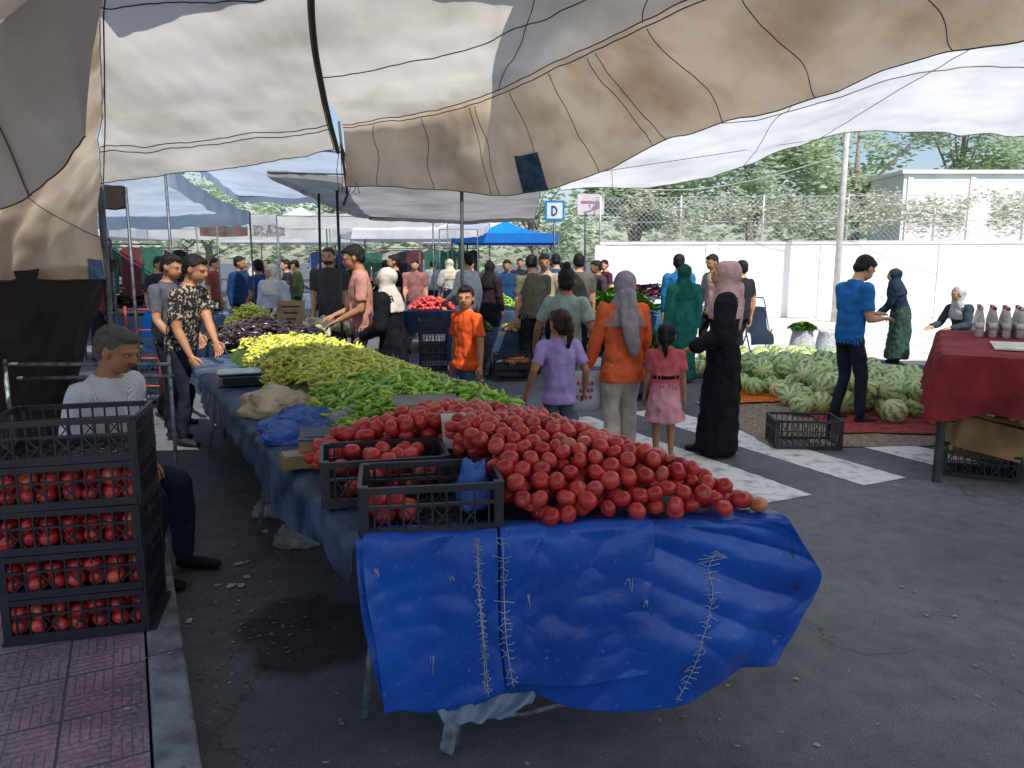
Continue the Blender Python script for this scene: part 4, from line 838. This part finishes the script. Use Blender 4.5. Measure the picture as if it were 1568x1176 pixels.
def sack(name,x,y,r,h,mat,seed):
    V=[];F=[];n=24;P=[(0,.8),(.02,.95),(.15,1.08),(.45,1.05),(.7,.92),(.9,.8),(1.0,.85),(.98,.7),(.85,.6)]
    for j,(z,k) in enumerate(P):
        for i in range(n):
            a=2*math.pi*i/n; q=1+.12*noise.noise(Vector((math.cos(a)*1.5+seed,math.sin(a)*1.5,z*3)))+.04*math.sin(a*7+seed)*z; V.append((x+r*k*q*math.cos(a),y+r*k*q*math.sin(a),z*h))
    for j in range(len(P)-1):
        for i in range(n): F.append((j*n+i,j*n+(i+1)%n,(j+1)*n+(i+1)%n,(j+1)*n+i))
    F.append(tuple((len(P)-1)*n+i for i in range(n))); mb=MB(); mb.add(V,F); mb.build(name,mat)
sm_=M('white_woven_sack','#d0d2d4','#a4a8ac',scale=30,rough=.7,bump=.4,bscale=40)
sack('white_produce_sack',4.85,12.5,.2,.5,sm_,1); sack('white_produce_sack',5.32,12.6,.19,.48,sm_,4); heap('leafy_greens_heap',4.85,12.5,.36,.36,0,.46,.12,LV,LF,LA,.12,260,gm)
mb=MB(); sx,sy=4.15,12.6
for s in(-.2,.2):
    mb.tube([(sx+s,sy-.25,.1),(sx+s,sy+.15,.55),(sx+s,sy+.4,.95),(sx+s,sy+.5,1.0)],.012,0,6); mb.tube([(sx+s,sy+.3,.1),(sx+s,sy-.05,.5)],.012,0,6)
    for yy in(-.25,.3): mb.add(*ellips((sx+s,sy+yy,.09),(.025,.09,.09),14,8),1)
mb.tube([(sx-.2,sy+.5,1.0),(sx+.2,sy+.5,1.0)],.014,1,6); S9=Sheet([[(sx-.19,sy+.3,.85),(sx+.19,sy+.3,.85)],[(sx-.19,sy+.15,.5),(sx+.19,sy+.15,.5)],[(sx-.19,sy-.15,.42),(sx+.19,sy-.15,.42)],[(sx-.19,sy-.22,.25),(sx+.19,sy-.22,.25)]],lambda u,v,p:-.04*math.sin(u*3.14)); S9.mesh(mb,10,20,2)
mb.build('baby_stroller',[MC['pole_steel'],blk,cloth('#2c3648')])
# ---------------------------------------------------------------- watermelons
V,F=ellips((0,0,0),(1,1,.93),40,16); A=[]
for v in V:
    a=math.atan2(v.y,v.x); s=math.sin(a*9+1.6*noise.noise(v*3.2)+.8*math.sin(v.z*14)); A.append(min(1,max(0,(s-.1)*1.6))*min(1,(1-abs(v.z)/.93)*6)*.85)
wm=swarm_mat('watermelon_rind',[(0,'#c0cf8a'),(.5,'#d2dca2'),(1,'#aac27a')],'#3a6230',rough=.35,spec=.4)
T=[]
def melons(cx,cy,wx,wy,rz,n,lay):
    for L in range(lay):
        pts=[];tries=0
        while tries<3500 and len(pts)<n*(1-.35*L):
            tries+=1; a=random.uniform(-1,1)*(1-.22*L);b=random.uniform(-1,1)*(1-.22*L); q=frame(cx,cy,0,rz)@Vector((a*wx/2,b*wy/2,0))
            if (q-Vector((3.38,7.5,0))).length<.4: continue
            if all((q-p).length>.235 for p in pts): pts.append(q)
        for q in pts:
            r=random.uniform(.115,.14); T.append(Matrix.Translation((q.x,q.y,r*.95+L*.17))@Matrix.Rotation(random.uniform(0,6.28),4,'Z')@Matrix.Rotation(random.uniform(.6,1.5),4,'X')@Matrix.Scale(r,4))
melons(4.45,8.2,2.7,1.8,-5,80,2); melons(3.75,10.2,2.1,2.2,10,75,2)
swarm('watermelon_pile',V,F,A,T,wm)
mb=MB()
def mat_sheet(mb,x,y,w,d,rz,z,m):
    n=24;Tm=frame(x,y,0,rz);V=[Tm@Vector((w*(i/n-.5)+.04*nz(i,j,2,.5),d*(j/n-.5)+.04*nz(i,j,8,.5),z+.012*max(0,nz(i,j,1,.45)))) for j in range(n+1) for i in range(n+1)]
    mb.add(V,[(j*(n+1)+i,j*(n+1)+i+1,(j+1)*(n+1)+i+1,(j+1)*(n+1)+i) for j in range(n) for i in range(n)],m)
mat_sheet(mb,3.7,7.6,3.0,2.2,4,.008,0); mat_sheet(mb,4.5,7.9,2.7,2.1,-4,.024,1); mb.build('melon_ground_sheet',[M('woven_mat','#a49584','#5f5244',scale=60,rough=.9,bump=.3,lo=.4,hi=.6),M('red_rug','#b04a48','#6c2c30',scale=24,rough=.9)])
mb=MB(); mat_sheet(mb,2.95,8.85,.9,.7,12,.03,0); mb.build('orange_plastic_sheet',M('orange_film','#d8701e','#c8641c',rough=.4))
# ---------------------------------------------------------------- red cloth table at right (rotated)
rt=empty('red_cloth_table'); red=M('dark_red_cloth','#8a2a30','#641a20',scale=4,rough=.85,bump=.3)
RM=frame(3.1,5.38,0,-29); X0,Y0,X1,Y1,Z=0,0,3.2,2.3,.95
mb=MB()
mb.box(((X0+X1)/2,(Y0+Y1)/2,Z-.03),(X1-X0,Y1-Y0,.04),0,RM)
for q in((X0+.04,Y0+.04),(X0+.05,Y1-.05),(X1-.05,Y0+.05),(X1-.05,Y1-.05)): mb.beam(RM@Vector((q[0],q[1],0)),RM@Vector((q[0],q[1],Z-.05)),.045,.045,1)
mb.build('table_frame',[MC['old_wood'],MC['dark_pole']],parent=rt)
def rimp(t):
    L1=Y1-Y0;L2=X1-X0; d=t*(L1+L2)
    return (X0,Y1-d) if d<L1 else (X0+d-L1,Y0)
N=140;V=[];F=[]; KT=(Y1-Y0)/(Y1-Y0+X1-X0)
for r,(o,zz) in enumerate(((0,.955),(.02,.93),(.03,.8),(.05,.66),(.07,.53))):
    for i in range(N+1):
        x,y=rimp(i/N); d=o+.035*math.sin(i*.45)*r/3+.015*math.sin(i*1.1)*r/4; out=Vector((-1,0,0)) if i/N<KT-.005 else Vector((0,-1,0))
        if abs(i/N-KT)<.015: out=Vector((-.8,-.8,0))
        V.append(RM@Vector((x+out.x*d,y+out.y*d,zz-(.06*math.exp(-((i/N-KT)/.03)**2) if r==4 else 0)+(.02*math.sin(i*.21) if r==4 else 0))))
for r in range(4):
    for i in range(N): F.append((r*(N+1)+i,r*(N+1)+i+1,(r+1)*(N+1)+i+1,(r+1)*(N+1)+i))
mb=MB(); mb.add(V,F); mb.add([RM@Vector(q) for q in((X0,Y0,.957),(X1,Y0,.957),(X1,Y1,.957),(X0,Y1,.957))],[(0,1,2,3)],0,False); mb.build('red_cloth',red,parent=rt)
mb=MB(); mb.box((.9,.75,.972),(1.1,.6,.012),0,RM); mb.build('cardboard_sheet',M('pale_card','#dcd8ce','#bab4aa'),parent=rt)
mb=MB()
for i in range(26):
    for j in range(6):
        p=RM@Vector((.3+i*.1,1.6+j*.1,0)); x,y=p.x,p.y
        mb.tube([(x,y,.958),(x,y,.97),(x,y,1.1),(x,y,1.16),(x,y,1.2)],[.028,.033,.033,.02,.012],0,10); mb.tube([(x,y,1.2),(x,y,1.225)],.015,1+((i+j)%3==0),8); mb.tube([(x,y,1.03),(x,y,1.09)],.0338,2,10)
mb.build('bottle_rows',[M('bottle_clear','#dcdede','#b8a8a0',rough=.1,spec=.9,scale=15,trans=.4),M('red_cap','#b03038','#902028'),M('white_cap','#c8c8c8','#a8a8a8')])
crates_at('black_plastic_crate_stack',3.6,5.62,-25,1,.5,.33,.2); crates_at('black_plastic_crate_stack',4.35,5.3,-25,2)
mb=MB(); Tm=frame(3.6,5.6,.2,-20)@Matrix.Rotation(R(12),4,'Y')
w_,d_,h_=.46,.34,.24
for s in(-1,1): mb.box((s*w_/2,0,h_/2),(.006,d_,h_),0,Tm); mb.box((0,s*d_/2,h_/2),(w_-.01,.006,h_),0,Tm)
mb.box((0,0,.004),(w_,d_,.006),0,Tm); mb.box((0,-d_/2-.08,h_+.01),(w_,.17,.005),0,Tm@Matrix.Rotation(R(-6),4,'X')); mb.box((-w_/2-.07,0,h_-.03),(.16,d_,.005),0,Tm@Matrix.Rotation(R(-10),4,'Y'))
mb.build('open_cardboard_box',[M('cardboard','#b08e66','#8e704c',rough=.9)])
mb=MB(); Tm=frame(3.95,6.2,.0,-25); mb.box((0,0,.15),(.4,.3,.3),0,Tm); mb.box((0,-.152,.15),(.38,.002,.05),1,Tm); mb.build('cardboard_carton',[MC['cardboard'],M('tape','#b8a67c','#a8966c',rough=.3)],bevel=.004)
mb=MB(); S3=Sheet([[(-3.5,7.0,1.75),(-3.0,5.9,1.7),(-2.7,4.9,1.6),(-2.9,3.6,1.55)],[(-3.8,7.0,1.3),(-3.25,5.9,1.3),(-2.95,4.9,1.25),(-3.0,3.6,1.2)],[(-3.9,7.0,.8),(-3.4,5.9,.75),(-3.25,4.9,.7),(-3.1,3.6,.65)],[(-3.9,7,.13),(-3.5,5.9,.13),(-3.45,4.9,.13),(-3.2,3.6,.13)]],lambda u,v,p:.07*ridge(u*11+v,v*1.2,3)*v+.05*nz(p.x*3,p.y*3,p.z*3)); S3.mesh(mb,110,50,0,.42,1); mb.build('dark_side_curtain',M('dark_brown_cloth','#40383a','#2a2425',scale=3,rough=.85,bump=.4))
mb=MB(); mb.tube([(-3.0,4.4,1.02),(-2.1,4.55,1.0)],.012,0); mb.tube([(-3.0,4.5,.92),(-2.1,4.6,.92)],.012,0); mb.tube([(-2.12,4.6,.12),(-2.12,4.6,1.05)],.012,0); mb.tube([(-3.0,4.4,.12),(-3.0,4.4,1.05)],.012,0); mb.build('folding_table_frame',MC['painted_steel'])
mb=MB()
for s in(-.16,.16): mb.tube([(-3.9+s,7.9,.1),(-3.95+s,8.0,1.15)],.014,0)
for z in(.3,.6,.9,1.12): mb.tube([(-4.08,7.95,z),(-3.76,7.95,z)],.01,0)
for s in(-.18,.18): mb.add(*ellips((-3.9+s,7.85,.12),(.03,.12,.12),16,10),1)
mb.build('red_hand_truck',[M('red_paint','#a8483c','#803028',rough=.4),blk])
# ---------------------------------------------------------------- wall, fence, building, trees, sign
wl=M('white_painted_wall','#f6f6f4','#e6e5e2',scale=1.2,rough=.85,bump=.2,bscale=20)
mb=MB(); a=Vector((2.6,22.5,0)); b=Vector((28,19.5,0)); WT=Matrix.Translation(a)@Matrix.Rotation(math.atan2((b-a).y,(b-a).x),4,'Z'); LW=(a-b).length
mb.box((LW/2,.12,1.05),(LW,.24,2.1),0,WT); mb.box((LW/2,.12,2.14),(LW,.3,.07),0,WT)
for i in range(9): mb.box((LW*i/8,-.015,1.04),(.3,.03,2.08),0,WT)
mb.build('white_boundary_wall',wl,bevel=.01)
mb=MB(); V=[(2,12.4,.006),(30,11.6,.006),(30,19.3,.006),(2,22.4,.006)]; mb.add(V,[(0,1,2,3)],0,False); mb.build('pale_concrete_pavement',M('pale_concrete','#e0ddd6','#c0bcb4',scale=2,rough=.9,bump=.2))
mb=MB(); dirw=(b-a).normalized(); L=(b-a).length
for i in range(12): q=a+dirw*(L*i/11)+Vector((0,.12,0)); mb.tube([(q.x,q.y,2.17),(q.x,q.y,3.5)],.03,0,8)
for z in(2.2,2.75,3.45): mb.tube([(a.x,a.y+.12,z),(b.x,b.y+.12,z)],.012,0,5)
sp=.14; Hh=1.25; t=-Hh
while t<L:
    for sg in(0,1):
        t0=max(t,0); z0=2.2+(t0-t); t1=min(t+Hh,L); z1=2.2+(t1-t)
        if t1>t0:
            if sg: z0,z1=5.65-z0,5.65-z1
            p=a+dirw*t0;q=a+dirw*t1; mb.tube([(p.x,p.y+.12,z0),(q.x,q.y+.12,z1)],.0045,0,3)
    t+=sp
mb.build('chain_link_fence',M('galvanised_wire','#d8dcde','#bcc0c2',rough=.5,metal=.1))
def leaves(blobs,n,size,seed):
    r=np.random.default_rng(seed); T=[]
    for (cx,cy,cz,rx,ry,rz_),wgt in blobs:
        for _ in range(int(n*wgt)):
            d=r.normal(size=3); d/=np.linalg.norm(d); q=d*(r.random()**.45)*np.array([rx,ry,rz_])
            nn=noise.noise(Vector((cx+q[0],cy+q[1],cz+q[2]))*1.1)
            if nn<-.12: continue
            T.append(Matrix.Translation((cx+q[0],cy+q[1],cz+q[2]))@Matrix.Rotation(r.uniform(0,6.28),4,'Z')@Matrix.Rotation(r.uniform(-1.2,1.2),4,'X')@Matrix.Scale(size*r.uniform(.6,1.5),4))
    return T
lm=swarm_mat('foliage',[(0,'#9cb48a'),(.5,'#bccca8'),(1,'#dde6ce')],'#3f5a28',rough=.45,spec=.4,trans=.5)
lm2=swarm_mat('dry_creeper',[(0,'#d4d8c4'),(.5,'#e6e6dc'),(1,'#b8c09c')],'#6d7a4c',rough=.8,spec=.1,trans=.45)
bark=M('bark','#a0948a','#80766e',scale=12,rough=.9,bump=.6)
LQ=[(-1,0,0),(0,-.45,.12),(1,0,-.1),(0,.45,.12)]
def tree(x,y,h,r,seed,n=5000,kind='broadleaf_tree'):
    rr=random.Random(seed); e=empty(kind); mb=MB(); mb.tube([(x,y,0),(x+.1,y,h*.3),(x+.05,y+.1,h*.55),(x,y,h*.8)],[.2,.16,.11,.04],0,10); blobs=[]
    for i in range(15):
        a=rr.uniform(0,6.28); d=r*rr.uniform(.25,.9); z=h*rr.uniform(.36,.92); ex_=(x+d*math.cos(a),y+d*math.sin(a),z); mb.tube([(x+.05,y,h*rr.uniform(.25,.55)),((x+ex_[0])/2,(y+ex_[1])/2,z*.8),ex_],[.07,.045,.015],0,6)
        s=r*rr.uniform(.34,.58); blobs.append(((ex_[0],ex_[1],z,s,s,s*.75),1/15))
    mb.build('trunk',bark,parent=e); swarm('crown',LQ,[(0,1,2,3)],[0]*4,leaves(blobs,n,.12,seed),lm,parent=e,smooth=False)
for i,(x,y,h,r) in enumerate(((8,26,6.8,2.8),(12,27,7.8,3),(16.5,28.5,8.2,3),(21,28,8,3),(4.5,28,5.8,2.6),(-4,37,7,2.8),(-9,38,7.5,3),(-14,35,7,3),(26,26,7,3),(1,36,6.5,2.8))): tree(x,y,h,r,i+3,9500 if i<5 else 5000)
bl=[((a.x+dirw.x*t,a.y+dirw.y*t+.25,2.95+.5*nz(t,0,0,.7),.9,.3,.7),1/16) for t in np.linspace(.5,12,16)]
swarm('creeper_on_fence',LQ,[(0,1,2,3)],[0]*4,leaves(bl,10000,.06,99),lm2,smooth=False)
bl=[((x,62+4*math.sin(x),4+1.5*math.sin(x*.7),5,3,4.2),1/24) for x in np.linspace(-60,60,24)]; swarm('distant_tree_line',LQ,[(0,1,2,3)],[0]*4,leaves(bl,14000,.45,5),lm,smooth=False)
mb=MB(); mb.box((17.3,25.2,2.15),(10.2,2.2,4.3),0); mb.box((17.3,25.2,4.36),(10.4,2.4,.12),0)
for i in range(6): mb.box((12.4+i*1.95,24.08,2.1),(.16,.05,4.2),0)
mb.build('white_building',[wl],bevel=.01)
mb=MB(); mb.tube([(1.22,22,0),(1.22,22,3.35)],.035,0,10); mb.box((1.22,21.95,3.05),(.56,.02,.56),1); mb.box((1.22,21.936,3.05),(.44,.004,.44),2)
mb.box((1.14,21.931,3.05),(.05,.004,.28),3)
mb.tube([(1.16+.12*math.sin(a_),21.93,3.05+.12*math.cos(a_)) for a_ in np.linspace(0,math.pi,12)],.024,3,6)
mb.build('blue_d_sign',[MC['pole_steel'],M('sign_blue',(.01,.2,.5),(.01,.18,.48),rough=.4),M('sign_white','#d0d4d8','#c4c8cc'),M('sign_blue_dark',(.01,.08,.25),(.01,.08,.25))])
mb=MB(); mb.tube([(2.2,23,0),(2.2,23,3.6)],.03,0,8); mb.box((2.35,22.95,3.3),(.8,.03,.6),1); mb.box((2.35,22.93,3.36),(.6,.004,.07),2); mb.build('advertising_banner',[MC['pole_steel'],M('banner_pale','#d8ccd4','#c8bcc4'),M('banner_text','#a07890','#906880')])
mb=MB(); mb.tube([(8.7,20.3,0),(8.7,20.3,7)],[.09,.07],0,10)
for (u_,v_) in(((8.7,20.3,5.6),(-6,30,5.4)),((8.7,20.3,5.3),(24,16,5.6)),((8.7,20.3,4.4),(2.2,23,3.9))):
    u1=Vector(u_);v1=Vector(v_); mb.tube([u1.lerp(v1,t/12)-Vector((0,0,.5*math.sin(math.pi*t/12))) for t in range(13)],.012,0,4)
mb.build('utility_pole',M('pole_concrete','#d4d2cc','#b8b6b0'))
mb=MB(); 
for u_,v_ in(((-1.07,5,2.1),(-1.95,8.6,2.4)),((.24,5,2.09),(-.5,7.7,2.45)),((3.46,8.8,3.0),(8.7,20.3,4.2)),((-.5,7.7,2.3),(3.46,8.8,2.98))): mb.tube([u_,v_],.003,0,4)
mb.build('guy_ropes',cord)
